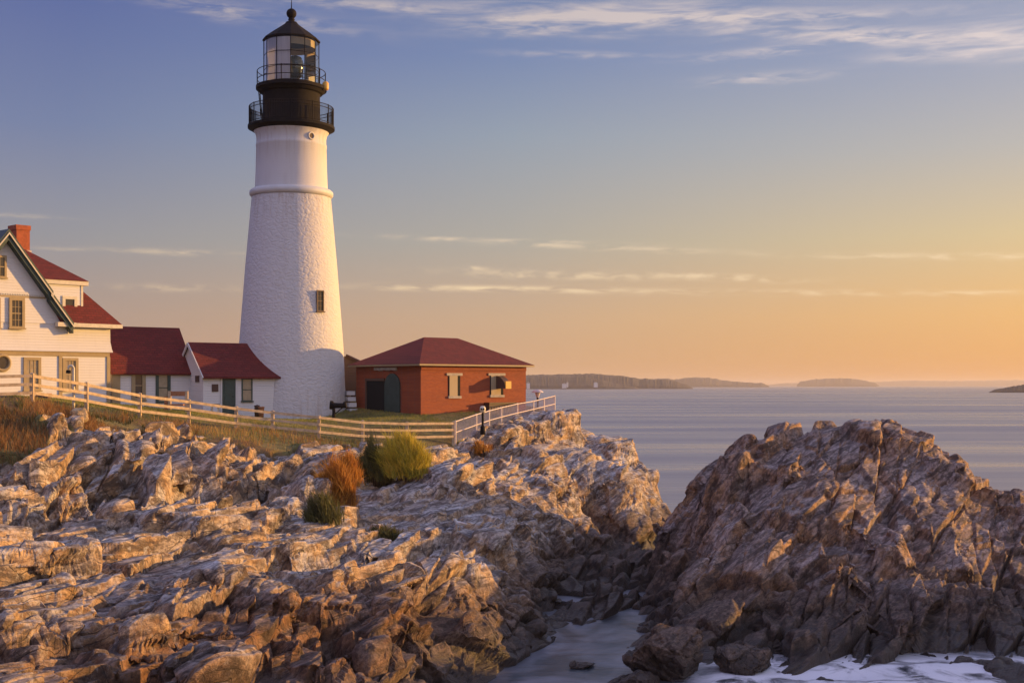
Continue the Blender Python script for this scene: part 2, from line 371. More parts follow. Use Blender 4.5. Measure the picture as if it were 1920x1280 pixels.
def rock_mat(name='banded_shore_rock', tint=None):
    m, t, b = mat(name); p = objco(t)
    at = t.n('ShaderNodeAttribute', attribute_name='turf'); turf = at.outputs['Fac']
    sx = t.n('ShaderNodeSeparateXYZ'); t.put(sx.inputs[0], p)
    z = sx.outputs[2]
    q = t.mapping(t.mapping(p, rot=(0, 0, R(32))), rot=(0, R(-38), 0))      # axes: across the beds, along the strike, down the dip
    nbig = t.noise(p, .35, 4, .6); nmid = t.noise(p, 1.6, 6, .65, .3); nfine = t.noise(p, 9, 6, .7)
    # foliation: strongly stretched noise along the strike
    fol = t.noise(t.mapping(q, scale=(5.2, 1.2, 2.0)), 1.0, 6, .65, .4)
    fol2 = t.noise(t.mapping(q, scale=(15, 5, 7)), 1.0, 5, .6, .5)
    fx = t.rng(fol, .38, .62, 0, 1); f2 = t.rng(fol2, .40, .60, 0, 1)
    base = t.ramp(fx, [(0.0, (.17, .145, .13)), (.45, (.43, .385, .355)), (1.0, (.72, .67, .635))])
    # broad changes of rock: mauve grey and brown beds
    band = t.noise(t.mapping(q, scale=(.55, .10, .2)), 1.0, 5, .6, .3)
    base = t.mix(t.rng(band, .49, .55, 0, .6), base, t.mix(fx, (.20, .135, .095), (.56, .42, .31)))
    base = t.mix(t.rng(band, .47, .42, 0, .6), base, t.mix(fx, (.24, .225, .235), (.70, .68, .69)))
    # broken joint faces are iron-stained ochre, the weathered tops bleached grey
    gn = t.n('ShaderNodeNewGeometry'); sn = t.n('ShaderNodeSeparateXYZ'); t.put(sn.inputs[0], gn.outputs['True Normal'])
    steep = t.m('ADD', sn.outputs[2], t.m('MULTIPLY', t.m('SUBTRACT', nmid, .5), .9))
    iron = t.m('MULTIPLY', t.rng(steep, .80, .50, 0, .85), t.rng(t.noise(p, .8, 4, .6), .40, .56, .15, 1))
    base = t.mix(iron, base, t.mix(fx, (.28, .145, .06), (.76, .48, .22)))
    # dark weathering streaks along the beds, blotches and speckle
    stain = t.noise(t.mapping(q, scale=(2.6, .5, .7)), 1.0, 6, .68, .5)
    base = t.mix(t.rng(stain, .52, .575, 0, .72), base, (.065, .048, .042))
    blot = t.noise(p, 3.2, 6, .68, .4)
    base = t.mix(t.rng(blot, .53, .59, 0, .45), base, (.10, .07, .055))
    base = t.mix(t.rng(nfine, .525, .60, 0, .5), base, (.075, .056, .048))
    base = t.mix(t.m('MULTIPLY', t.m('SUBTRACT', 1.0, f2), .22), base, (.05, .04, .035))
    # pale lichen and salt spots
    lich = t.noise(p, 4.0, 5, .7)
    base = t.mix(t.m('MULTIPLY', t.rng(lich, .56, .64, 0, .5), t.rng(z, 1.5, 3.0)), base, (.60, .57, .545))
    if tint: base = t.mix(1.0, base, tint, 'MULTIPLY')
    # hairline cracks
    wv = t.n('ShaderNodeVectorMath', operation='ADD'); t.put(wv.inputs[0], q)
    nn = t.n('ShaderNodeTexNoise'); nn.inputs['Scale'].default_value = 1.3; nn.inputs['Detail'].default_value = 4; t.put(nn.inputs['Vector'], p)
    sc = t.n('ShaderNodeVectorMath', operation='SCALE'); t.put(sc.inputs[0], nn.outputs[1]); sc.inputs[3].default_value = .35
    t.put(wv.inputs[1], sc.outputs[0])
    ck = t.voro(t.mapping(wv.outputs[0], scale=(1.5, .32, .5)), 1.0, 'DISTANCE_TO_EDGE')
    ck2 = t.voro(t.mapping(wv.outputs[0], scale=(4.6, 1.0, 1.5)), 1.0, 'DISTANCE_TO_EDGE')
    crack = t.m('MINIMUM', t.rng(ck, .0, .014, .25, 1), t.rng(ck2, .0, .02, .7, 1))
    base = t.mix(crack, (.045, .036, .032), base)
    # wet, weed-grown rock towards the water line; shade painted on the front ledges
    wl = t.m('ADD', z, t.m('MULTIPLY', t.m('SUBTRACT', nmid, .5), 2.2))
    wf = t.m('ADD', wl, t.rng(sx.outputs[1], 35, 45, 0, 2.1))      # nearest ledges darken higher up: brown rock with shade put into the colour
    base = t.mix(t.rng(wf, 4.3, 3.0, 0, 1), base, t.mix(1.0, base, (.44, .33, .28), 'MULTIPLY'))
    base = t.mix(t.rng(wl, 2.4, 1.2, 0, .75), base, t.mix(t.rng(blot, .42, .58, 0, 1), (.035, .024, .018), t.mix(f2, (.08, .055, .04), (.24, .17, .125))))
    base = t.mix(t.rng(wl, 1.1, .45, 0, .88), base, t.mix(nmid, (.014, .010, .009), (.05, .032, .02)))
    # turf and litter soil
    tn = t.noise(p, 2.4, 5, .65); tb = t.noise(p, .5, 3, .5)
    turfc = t.ramp(tn, [(.3, (.08, .065, .025)), (.5, (.19, .16, .05)), (.7, (.28, .20, .07))])
    turfc = t.mix(t.rng(tb, .45, .62, 0, .7), turfc, (.13, .06, .025))
    tm = t.rng(t.m('ADD', turf, t.m('MULTIPLY', t.m('SUBTRACT', nmid, .5), .8)), .4, .55, 0, 1)
    base = t.mix(tm, base, turfc)
    t.put(b.inputs['Base Color'], base)
    t.put(b.inputs['Roughness'], t.rng(wl, .3, 1.2, .42, .88))
    h = t.m('ADD', t.m('MULTIPLY', fol, 1.0), t.m('MULTIPLY', fol2, .5))
    h = t.m('ADD', h, t.m('MULTIPLY', nfine, .75)); h = t.m('ADD', h, t.m('MULTIPLY', nmid, .5)); h = t.m('ADD', h, t.m('MULTIPLY', crack, .5))
    h = t.m('ADD', h, t.m('MULTIPLY', t.noise(p, 30, 4, .7), .26))
    bump(t, b, h, .07)
    return m
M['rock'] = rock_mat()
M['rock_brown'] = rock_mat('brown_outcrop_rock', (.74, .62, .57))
def sea_mat():
    m, t, b = mat('smooth_sea_water'); p = objco(t)
    b.inputs['Base Color'].default_value = (.20, .205, .235, 1)
    b.inputs['IOR'].default_value = 1.33; b.inputs['Roughness'].default_value = .28
    # milky long-exposure surf far out; near rocks, reflected rock and sky painted in patches
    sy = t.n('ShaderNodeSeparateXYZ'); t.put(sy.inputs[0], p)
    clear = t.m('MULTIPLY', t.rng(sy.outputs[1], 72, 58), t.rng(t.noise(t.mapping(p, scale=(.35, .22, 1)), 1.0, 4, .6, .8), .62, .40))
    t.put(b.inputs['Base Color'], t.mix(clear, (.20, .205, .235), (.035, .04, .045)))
    w1 = t.noise(t.mapping(p, scale=(.05, .45, 1)), 1.0, 5, .6, .2)
    w2 = t.noise(t.mapping(p, scale=(.012, .06, 1)), 1.0, 4, .6)
    w3 = t.noise(t.mapping(p, scale=(.9, 1.6, 1)), 1.0, 4, .6)
    h = t.m('ADD', t.m('MULTIPLY', w1, .4), t.m('MULTIPLY', w2, .8)); h = t.m('ADD', h, t.m('MULTIPLY', w3, .12))
    bump(t, b, h, 1.0, .34)
    t.put(b.inputs['Roughness'], t.rng(t.noise(t.mapping(p, scale=(.004, .03, 1)), 1.0, 4, .6), .4, .65, .22, .42))
    return m
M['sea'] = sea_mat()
M['ochre'] = simple('ochre_rock', (.50, .36, .20), .9, .35, 3, bmp=.03, bscale=9)
def foam_mat():
    m, t, b = mat('sea_foam'); p = objco(t)
    n = t.noise(p, .8, 6, .62, .8); at = t.n('ShaderNodeAttribute', attribute_name='dens')
    a = t.m('MULTIPLY', t.rng(n, .30, .56, 0, 1, True), at.outputs['Fac'], clamp=True)
    b.inputs['Base Color'].default_value = (.74, .72, .74, 1); b.inputs['Roughness'].default_value = .9
    t.put(b.inputs['Alpha'], a)
    return m
M['foam'] = foam_mat()
def leafmat(name, c1, c2, c3):
    m, t, b = mat(name)
    at = t.n('ShaderNodeAttribute', attribute_name='tint')
    t.put(b.inputs['Base Color'], t.ramp(at.outputs['Fac'], [(0.0, c1), (.5, c2), (1.0, c3)]))
    b.inputs['Roughness'].default_value = .7
    tr = t.n('ShaderNodeBsdfTranslucent'); t.put(tr.inputs[0], t.ramp(at.outputs['Fac'], [(0.0, c1), (.5, c2), (1.0, c3)]))
    mx = t.n('ShaderNodeMixShader'); mx.inputs[0].default_value = .35
    t.t.links.new(b.outputs[0], mx.inputs[1]); t.t.links.new(tr.outputs[0], mx.inputs[2])
    t.t.links.new(mx.outputs[0], t.t.nodes['Material Output'].inputs[0])
    return m
M['grass_dry'] = leafmat('dry_bank_grass', (0.105, 0.068, 0.024), (0.360, 0.165, 0.053), (0.510, 0.330, 0.105))
M['grass_green'] = leafmat('lawn_grass', (0.096, 0.104, 0.026), (0.240, 0.248, 0.048), (0.416, 0.336, 0.080))
M['shrub_yellow'] = leafmat('yellow_green_leaves', (0.16, 0.16, 0.025), (0.60, 0.48, 0.05), (0.78, 0.52, 0.08))
M['shrub_olive'] = leafmat('olive_leaves', (0.042, 0.048, 0.017), (0.112, 0.112, 0.031), (0.210, 0.168, 0.042))
M['shrub_orange'] = leafmat('orange_leaves', (0.162, 0.068, 0.016), (0.513, 0.216, 0.030), (0.702, 0.365, 0.061))

# ---------------------------------------------------------------- terrain
CTRL = """
60 750 50;162 775 52.5;262 782 55;354 797 57;443 803 58.5;511 806 59.3;598 822 59.8;680 833 61.2;763 832 62.8;850 832 64.8;-60 745 48
-200 735 46;0 742 60;100 748 62;205 758 66;300 768 69;400 774 72;500 782 74;560 787 73;660 788 71;790 789 67;900 784 72;985 780 76
893 816 68;940 799 71.5;1000 781 75;1040 772 79;1052 771 76;1066 772 76;1072 822 75.5;1010 842 69;940 842 66.5;860 852 63.5
790 886 56.5;700 902 56;870 905 57;760 990 49;930 955 54;1000 900 62;1045 862 69;1035 885 65;965 955 56;930 1005 50;850 1050 45;760 1078 41;680 1060 42
1100 1052 62;1045 1120 54;1000 1180 47;930 1242 41.7;880 1275 39;1130 832 78;1178 848 79;1085 838 77;1100 850 73;1150 870 75;1090 862 72;1195 868 79.5;1228 915 80;1245 965 84
0 820 46;100 822 47;200 822 50;330 828 53;450 832 55;560 835 57;630 842 58;0 900 42.5;100 920 43;200 922 45;300 932 46;400 938 47;500 932 49;570 932 50;640 962 50
0 1000 37;200 1000 39;400 1000 41.5;600 1000 45;0 1100 31;200 1100 33;400 1100 35;550 1095 38;660 1060 41
0 1200 26.5;150 1212 28;350 1185 30.5;500 1200 32;650 1155 36;0 1280 23.5;250 1280 25.5;450 1280 28.5;620 1280 31.5;735 1270 34;770 1185 37;850 1200 40;820 1275 37
-300 900 40;-300 1100 30;-300 1280 22;-300 800 46
1425 838 57;1470 806 58;1520 799 58.5;1590 796 58.5;1650 800 58.5;1700 818 58;1745 826 57.5;1775 850 57;1805 884 58;1850 896 59;1895 902 60;1925 920 61;1600 800 61;1500 806 61;1700 822 61;1400 868 59;2050 960 61;2300 1010 61;1365 850 55;1352 912 54.5;1310 922 56;1300 940 56.5;1290 965 57
1600 892 54;1450 930 51;1400 962 50;1330 1002 50;1300 1080 48.5;1550 1000 49;1700 1000 51.5;1850 1000 55;1600 1052 46.5;1450 1080 46;1750 1080 48.5;1920 1050 53;1350 1150 44.5;1500 1162 43.5;1650 1182 42.5;1800 1125 45.5
1500 1242 41;1400 1242 41;1650 1252 40.5;1800 1242 41;1920 1242 41;2100 1240 42;2300 1200 44
1150 1055 60;1150 1120 53;1200 1022 64;1232 972 80;1100 1150 50;1130 1205 45;1232 1200 44
"""
pts = [P(*map(float, q.split())) for q in CTRL.replace('\n', ';').split(';') if q.strip()]
pts += [np.array(q, float) for q in [
    (-70, 40, 9), (-60, 70, 9), (-45, 90, 8), (-25, 90, 7.3), (-12, 92, 7), (-2, 90, 6.8), (3, 84, 6), (-70, 110, 4), (-30, 108, 0), (-5, 104, -1), (4, 94, -1.5), (9, 88, -1.6), (-40, 118, -4), (0, 115, -4),
    (-1.8, 42, 2.9), (-0.5, 42, 0), (-0.9, 46, 3.0), (0.4, 46, 0), (-0.4, 50, 3.3), (0.9, 50, 0), (0.3, 54, 3.6), (1.8, 54, 0.1), (0.9, 58, 4.0), (2.6, 58, 0.3), (1.6, 62, 4.3), (3.3, 62, 0.5), (1.9, 66, 4.6), (3.5, 66, 0.8), (2.2, 69.3, 4.7), (4, 69.7, 4.6), (5.8, 70.2, 4.3), (7.0, 71, 3.2), (3.9, 68.4, .9), (5.2, 68.7, 1.0), (6.7, 69.2, 1.0), (8.4, 72, .9), (8.3, 66, 0.3), (8.9, 66, 2.7), (7.6, 60, 0.0), (8.1, 60, 3.7), (7.1, 54, -.3), (7.6, 54, 2.7), (6.7, 49, -.4), (7.3, 49, 1.3), (6, 66, 0.5), (5, 60, 0.25), (4, 54, -.05), (3.6, 50, -0.15), (2.5, 50, -0.2), (1, 42.5, -.6), (.6, 39, -.9), (2.8, 46, -.5), (3, 36, -1.2), (10, 37, -1.0), (18, 37, -1.0), (26, 38, -1), (6, 30, -2), (20, 28, -2.5), (1, 28, -1.5), (44, 39, -2), (-2, 22, 0.2), (-6, 18, 1.5), (-14, 16, 2.5), (4, 16, -2.5),
    (8, 71, -.5), (12, 74, -1.5), (20, 72, -.8), (16, 66, 3), (24, 64, 2.5), (30, 66, 0), (31, 46, 5.0), (35, 48, 5.4), (39, 46.5, 5.0), (28, 45, 3.6), (22, 47, 1.2), (25, 50, 1.2),  (31, 42.5, 3.4), (36, 42.5, 3.6), (31, 40.5, .5), (38, 40, .5), (27, 53, 2), (31, 52, 1.8), (37, 54, 1), (46, 47, 2), (52, 44, -1), (34, 60, 1.5), (42, 58, .5), (44, 64, -1.5), (28, 76, -2), (12, 66, 2.0), (9.5, 64, 1.0), (11, 90, -2.5), (30, 100, -3), (50, 90, -3), (50, 30, -3)]]  # includes an unseen rise right of view, added to shade the near ledges
pts = np.array(pts)
def rbf(pts):
    n = len(pts); xy = pts[:, :2]
    A = np.zeros((n + 3, n + 3)); D = np.sqrt(((xy[:, None] - xy[None]) ** 2).sum(-1) + .15)
    A[:n, :n] = D - np.eye(n) * .12; A[:n, n] = 1; A[:n, n + 1:] = xy; A[n, :n] = 1; A[n + 1:, :n] = xy.T
    w = np.linalg.solve(A, np.concatenate([pts[:, 2], np.zeros(3)]))
    def ev(x, y):
        out = np.zeros(x.shape, np.float64) + w[n] + w[n + 1] * x + w[n + 2] * y
        for i in range(n): out += w[i] * np.sqrt((x - xy[i, 0]) ** 2 + (y - xy[i, 1]) ** 2 + .15)
        return out
    return ev
base_h = rbf(pts)
def hsh(*a):
    h = np.zeros(np.broadcast(*a).shape, np.uint32)
    for i, q in enumerate(a):
        h = h ^ (np.asarray(q).astype(np.int64).astype(np.uint32) * np.uint32([374761393, 668265263, 2246822519, 3266489917][i]))
        h = (h ^ (h >> np.uint32(13))) * np.uint32(1274126177)
        h = h ^ (h >> np.uint32(16))
    return (h & np.uint32(0xFFFFFF)).astype(np.float32) / np.float32(0xFFFFFF)
def vnoise(x, y, z=None, seed=0):
    if z is None: z = np.zeros_like(x)
    xi, yi, zi = np.floor(x), np.floor(y), np.floor(z); fx, fy, fz = x - xi, y - yi, z - zi
    fx, fy, fz = [f * f * (3 - 2 * f) for f in (fx, fy, fz)]
    out = 0
    for a in (0, 1):
        for b_ in (0, 1):
            for c in (0, 1):
                out = out + hsh(xi + a, yi + b_, zi + c, np.full(1, seed)) * (fx if a else 1 - fx) * (fy if b_ else 1 - fy) * (fz if c else 1 - fz)
    return out - .5
def voronoi(co, seed):
    """co: list of 2 or 3 scaled coordinate arrays -> cell id arrays, offsets from the cell's centre, F1, F2"""
    dim = len(co); ci = [np.floor(c) for c in co]
    best = np.full(co[0].shape, 1e9, np.float32); sec = best.copy()
    ids = [np.zeros_like(c) for c in co]; off = [np.zeros_like(c) for c in co]
    import itertools
    for dd in itertools.product((-1, 0, 1), repeat=dim):
        n = [c + k for c, k in zip(ci, dd)]
        o = [c - (q + .08 + .84 * hsh(*n, np.full(1, seed + 11 * k))) for k, (c, q) in enumerate(zip(co, n))]
        d = sum(q * q for q in o)
        cl = d < best
        sec = np.where(cl, best, np.minimum(sec, d)); best = np.where(cl, d, best)
        for k in range(dim): ids[k] = np.where(cl, n[k], ids[k]); off[k] = np.where(cl, o[k], off[k])
    return ids, off, np.sqrt(best), np.sqrt(sec)

FENCE = np.array([P(-200, 735, 46), P(-60, 745, 48), P(60, 750, 50), P(162, 775, 52.5), P(262, 782, 55), P(354, 797, 57), P(443, 803, 58.5), P(511, 806, 59.3), P(598, 822, 59.8), P(680, 833, 61.2), P(763, 832, 62.8), P(850, 832, 64.8),
                  P(893, 816, 68), P(940, 799, 71.5), P(1000, 781, 75), P(1040, 772, 79)])
def turf_mask(x, y):
    """1 on the lawn behind the fence and on the bank just below it, 0 on rock"""
    # signed distance in front (camera side) of the fence along the line of sight
    ang = x / np.maximum(y, 1); fa = FENCE[:, 0] / FENCE[:, 1]
    fy = np.interp(ang, fa, FENCE[:, 1])
    front = fy - y
    px = CX + ang * FP
    reach = np.interp(px, [-300, 0, 150, 300, 500, 640, 700, 830, 880, 1040], [4.4, 4.0, 3.0, 3.0, 2.8, 1.8, 1.7, .6, -1.0, -1.5])
    reach = reach + 3.6 * vnoise(x * .5, y * .5, seed=5) + 2.2 * vnoise(x * 1.5, y * 1.5, seed=6)
    m = np.clip((reach - front) / 1.0 + .5, 0, 1)
    m = m * np.clip((1045 - px) / 8 + (y - 60) * 0, 0, 1) * np.clip((97 - y) / 3, 0, 1)
    return m
# rotate into strike coordinates: s along the beds (away from the camera), t across them (to the right)
ST = np.array((.53, .848)); TT = np.array((.848, -.53))
def strike(x, y): return x * ST[0] + y * ST[1], x * TT[0] + y * TT[1]

# blocks and slabs that stand out: px, py of top centre, depth, half width t, half length s, turn deg, tilt t, tilt s, side slope
BLOCKS = """
1050 774 74.5 .75 1.5 18 .02 .00 7;1000 792 71.5 .62 1.3 14 .10 .02 7;962 812 68.5 .45 .8 20 .10 .0 6
1128 826 78.5 1.9 2.2 -10 -.10 .05 3.5;1205 885 79 .8 1.4 0 -.1 0 4
1560 804 58 2.4 1.8 -25 .02 .0 3;1680 822 57 1.7 1.5 -30 -.12 .0 3.5;1770 862 56.5 1.1 1.3 -20 -.3 .0 3
1400 850 53.5 1.1 1.1 12 .04 .06 4;1470 862 53 1.0 1.0 20 -.05 .05 4;1500 918 51.5 1.2 .9 14 .02 .05 3.5
1860 905 57.5 1.5 1.2 -25 -.22 .05 3;1905 935 57 1.2 1.2 -20 -.25 .05 3
1820 1112 45.5 1.55 .95 -18 -.14 .10 4;1690 1160 42.2 .55 .8 6 .05 .04 6;1780 1010 51.5 1.1 1.6 -18 -.2 .1 3;1660 1000 48 .8 1.8 -15 -.12 .12 3.5
1590 1040 46.5 .7 1.4 -12 -.1 .1 3.5;1880 1010 53 1.0 1.4 -22 -.25 .1 3;1420 1000 49.5 .9 1.4 8 .1 .12 3.5
1275 985 56.5 .75 1.6 5 .1 .05 5;1290 1040 52 .6 1.6 8 .1 .08 4
690 1075 39 .9 1.6 10 .06 .03 7;740 1110 38 .35 1.5 8 .02 .05 8;800 1078 41.5 .7 .9 10 .03 .02 5;860 1060 43.5 .8 .9 12 .04 .02 5;905 1010 48.5 .7 1.1 16 .12 .02 5
560 1095 37.5 1.3 1.0 15 .05 -.04 5;420 1130 34 1.4 1.6 20 .04 .02 4;200 1165 29 1.25 .8 24 .06 -.02 5;60 1140 29.5 1.0 1.3 16 .08 .02 4;300 1090 34.5 1.3 2.0 18 .06 .03 3
90 905 43 1.0 1.0 15 .03 -.05 4;20 935 41 1.1 .9 12 .03 -.05 4;190 868 47 .8 1.0 20 .04 0 4;135 858 47.5 .6 .9 10 .06 .0 5;340 868 51 .8 .9 12 .03 -.03 5;400 880 50.5 .7 .9 16 .04 0 5
290 890 48.5 .8 .8 20 .03 0 5;470 880 52 .9 1.0 10 .05 0 4;545 850 56 .8 .9 8 .04 0 5;605 850 57 .9 .7 12 .04 0 5;525 895 51 .8 .8 14 .04 0 4
800 888 56 2.0 1.3 20 .02 0 2.2;700 925 53.5 1.2 1.2 25 .08 .04 2.2;870 862 60.5 .8 .9 10 .03 0 4;920 862 62.5 1.0 .9 14 .05 0 4;900 920 56.5 1.2 1.6 24 .06 .03 3
1010 870 64.5 1.0 1.6 16 .08 .05 3;1060 860 70 .9 1.4 10 0 .0 5
650 1215 33.8 .8 .8 10 .05 .0 5;560 1240 31.5 1.0 .7 14 .05 0 5;470 1215 31.5 1.1 .9 16 .05 .02 4;800 1200 38.3 .6 .7 8 .06 0 5;850 1170 40.5 .6 .6 12 .06 0 5;370 1260 28.5 1.0 .6 18 .05 0 5;120 1265 26 1.0 .7 18 .05 0 4;700 1180 36 .5 .9 8 .04 0 6
"""
def block_field(x, y, h):
    for q in BLOCKS.replace('\n', ';').split(';'):
        if not q.strip(): continue
        px, py, d, wt, ws, turn, tt, ts, sl = map(float, q.split())
        c = P(px, py, d); a = math.atan2(ST[0], ST[1]) + R(turn - 14)
        sv = (math.sin(a), math.cos(a)); tv = (math.cos(a), -math.sin(a))
        dx, dy = x - c[0], y - c[1] - ws * .6
        m = (np.abs(dx) < 7) & (np.abs(dy) < 7)
        s_ = dx[m] * sv[0] + dy[m] * sv[1]; t_ = dx[m] * tv[0] + dy[m] * tv[1]
        w = .16 * vnoise(x[m] * 1.1, y[m] * 1.1, seed=21)
        s_ = s_ + w; t_ = t_ + .7 * w
        top = c[2] + tt * t_ + ts * s_
        e = np.maximum(np.maximum(np.abs(t_) - wt, np.abs(s_) - ws), (np.abs(t_) / wt + np.abs(s_) / ws - 1.55) * min(wt, ws) * .7)
        blk = np.minimum(top, top - sl * e)
        h[m] = np.maximum(h[m], blk)
    return h

def cut1(u, key, seed):
    """1-D jittered cells along u (a different set for every key): cell id, offset from its centre, distance to the next cell"""
    c = np.floor(u); best = np.full(u.shape, 1e9, np.float32); sec = best.copy(); ids = np.zeros_like(u); off = np.zeros_like(u)
    for k in (-1, 0, 1):
        n = c + k; o = u - (n + .1 + .8 * hsh(n, key, np.full(1, seed))); d = np.abs(o); cl = d < best
        sec = np.where(cl, best, np.minimum(sec, d)); best = np.where(cl, d, best); ids = np.where(cl, n, ids); off = np.where(cl, o, off)
    return ids, off, sec - best
def ledges(s, t, ls, lt, seed):
    """parallel beds of uneven width, each broken across at its own places"""
    it, ot, gt = cut1(t / lt, np.zeros(1), seed)
    sk = (hsh(it, np.full(1, seed + 5)) - .5) * .9
    is_, os_, gs = cut1(s / ls + sk * t / lt + 7.3 * hsh(it, np.full(1, seed + 6)), it, seed + 1)
    return it, is_, ot, os_, np.minimum(gt * lt, gs * ls)
def relief(x, y):
    """how broken the rock is: bold in the upper band and on the outcrop, calm on the slabs"""
    px = CX + FP * x / y; a = np.ones_like(x)
    band = np.exp(-((y - np.interp(px, [0, 640], [43.5, 52])) / 3.2) ** 2) * np.clip((660 - px) / 60, 0, 1)
    a = a + 1.15 * band
    calm = np.exp(-(((px - 800) / 170) ** 2 + ((y - 53) / 4.5) ** 2)); a = a - .6 * calm
    slab = np.exp(-(((px - 200) / 330) ** 2 + ((y - 36) / 4.5) ** 2)); a = a - .12 * slab
    a = a - .5 * np.exp(-(((px - 645) / 45) ** 2 + ((y - 53.5) / 4) ** 2))
    a = a + .3 * np.clip((x - 5) / 3, 0, 1) * np.clip((62 - y) / 6, 0, 1)
    a = a - .35 * np.clip((y - 66) / 5, 0, 1)
    a = a * (1 - .3 * np.clip((y - 54) / 2, 0, 1) * np.clip((x - 7) / 2, 0, 1))
    return a
def blur(Z, n):
    for _ in range(n):
        Z[1:-1] = (Z[:-2] + 2 * Z[1:-1] + Z[2:]) / 4; Z[:, 1:-1] = (Z[:, :-2] + 2 * Z[:, 1:-1] + Z[:, 2:]) / 4
    return Z
def terrain_mass(x, y, h):
    """the general shape: control surface, big irregular masses and the named blocks"""
    turf = turf_mask(x, y); rocky = (1 - turf) * relief(x, y); f32 = np.float32
    wx = x + 1.1 * vnoise(x * .2, y * .2, seed=1); wy = y + 1.1 * vnoise(x * .2, y * .2, seed=3)
    s, t = strike(wx, wy)
    ids, off, f1, f2 = voronoi([(s / 6.0).astype(f32), (t / 2.8).astype(f32)], 31)
    r1, r2, r3 = [hsh(*ids, np.full(1, q)) for q in (131, 231, 331)]
    h = h + rocky * (.7 * (r1 - .5) + (r2 - .3) * .2 * off[1] * 2.8 + (r3 - .5) * .16 * off[0] * 6.0 - .3 * np.clip(1 - (f2 - f1) / .05, 0, 1))
    return block_field(x, y, h), turf
def joint_zones(x, y):
    """where upright joints rule instead of the dipping beds: the broken band under the turf and the lowest ledges"""
    px = CX + FP * x / y
    band = np.clip(1.6 - np.abs(y - np.interp(px, [0, 640], [44.0, 52.5])) / 2.6, 0, 1) * np.clip((585 - px) / 40, 0, 1)
    low = np.clip((36.5 - y + 1.5 * vnoise(x * .3, y * .3, seed=77)) / 1.2, 0, 1) * np.clip((px - 250) / 120, 0, 1) * np.clip((1.0 - x) / 1.0, 0, 1)
    return np.maximum(band, low)
def bedding(x, y, z, turf):
    d = bed_field(x, y, z, turf, 16, .82, .57)
    px = CX + FP * x / y
    m = np.clip(1.5 - np.hypot((px - 260) / 330, (y - 37.5) / 3.6), 0, 1) * (px < 640); k = m > 0
    d[k] = d[k] * (1 - m[k]) + m[k] * bed_field(x[k], y[k], z[k], turf[k], 12, .93, .36, 1.0, 1.7)
    m = np.clip((y - 44) / 3, 0, 1) * np.clip((x - np.interp(y, [42, 50, 60, 75], [4.5, 6, 7, 9])) / .8, 0, 1); k = m > 0
    d[k] = d[k] * (1 - m[k]) + m[k] * bed_field(x[k], y[k], z[k], turf[k], 21, .96, .28, 1.2, 1.45)
    m = joint_zones(x, y) * (turf < .98); k = m > 0
    d[k] = d[k] * (1 - m[k]) + m[k] * bed_field(x[k], y[k], z[k], turf[k], 6, .97, .25, 1.25)
    return d
def bed_field(x, y, z, turf, az, ca, sa, gain=1.0, big_=1.0):
    """beds that dip away from the sea, broken by cross joints: an offset along the surface normal"""
    rocky = gain * (1 - turf) * relief(x, y); f32 = np.float32
    wx = x + .9 * vnoise(x * .16, y * .16, seed=7) + .05 * vnoise(x * .9, y * .9, seed=2); wy = y + .9 * vnoise(x * .16, y * .16, seed=8) + .05 * vnoise(x * .9, y * .9, seed=4)
    a = R(az); s = wx * math.sin(a) + wy * math.cos(a); t = (wx * math.cos(a) - wy * math.sin(a)) * ca - z * sa
    s = s.astype(f32); t = t.astype(f32); d = np.zeros_like(x)
    for (ls, lt, amp, tt, ts, crack, cw, seed) in ((4.6, 1.5, .46, .26, .06, .4, .10, 32), (2.2, .6, .27, .26, .07, .2, .05, 35), (.95, .25, .065, .22, .07, .05, .018, 38)):
        a = R({32: 6, 35: -9, 38: 4}[seed]); ls = ls * big_; lt = lt * big_
        if big_ > 1: amp = amp * .8; tt = tt * .75
        ss = s * math.cos(a) + t * math.sin(a); tt_ = t * math.cos(a) - s * math.sin(a)
        it, is_, ot, os_, g = ledges(ss, tt_, ls, lt, seed)
        r1, r2, r3, r4 = [hsh(it, is_, np.full(1, seed + q)) for q in (100, 200, 300, 400)]
        big = np.where(r4 > .82, 1.8, 1.0)
        d = d + rocky * (amp * (r1 - .5) * 1.4 * big + (r2 - .15) * tt * ot * lt + (r3 - .5) * ts * os_ * ls - crack * np.clip(1 - g / cw, 0, 1) * (r4 > .45) - 1.3 * crack * np.clip(1.3 - g / (1.6 * cw), 0, 1) * (r4 > .78))
    return d

def facet3(v, seed, size, amp, nrm, tilt=.55):
    """push vertices along their normals by randomly offset and tilted 3-D cells: fractured rock faces"""
    s = v[:, 0] * ST[0] + v[:, 1] * ST[1]; t = v[:, 0] * TT[0] + v[:, 1] * TT[1]; z = v[:, 2]
    a = R(32); b1 = t * math.cos(a) - z * math.sin(a); b2 = t * math.sin(a) + z * math.cos(a)
    w = .12 * vnoise(v[:, 0] * .9 / size, v[:, 1] * .9 / size, z * .9 / size, seed)
    co = [((s / (2.4 * size)) + w).astype(np.float32), (b1 / (1.15 * size) + w).astype(np.float32), (b2 / (.62 * size) - w).astype(np.float32)]
    ids, off, f1, f2 = voronoi(co, seed)
    r = [hsh(*ids, np.full(1, seed + k)) for k in (1, 2, 3, 4)]
    d = (r[0] - .5) * 1.3 + tilt * ((r[1] - .5) * off[0] + (r[2] - .5) * off[1] + (r[3] - .5) * off[2]) * 2
    d = d - .22 * np.clip(1 - (f2 - f1) / .08, 0, 1)
    return v + nrm * (amp * d)[:, None]
def normals_of(v, f):
    n = np.zeros_like(v); a, b, c, d = [v[f[:, k]] for k in range(4)]
    fn = np.cross(c - a, d - b)
    for k in range(4):
        for ax in range(3): n[:, ax] += np.bincount(f[:, k], fn[:, ax], minlength=len(v))
    return n / np.maximum(np.linalg.norm(n, axis=1, keepdims=True), 1e-9)

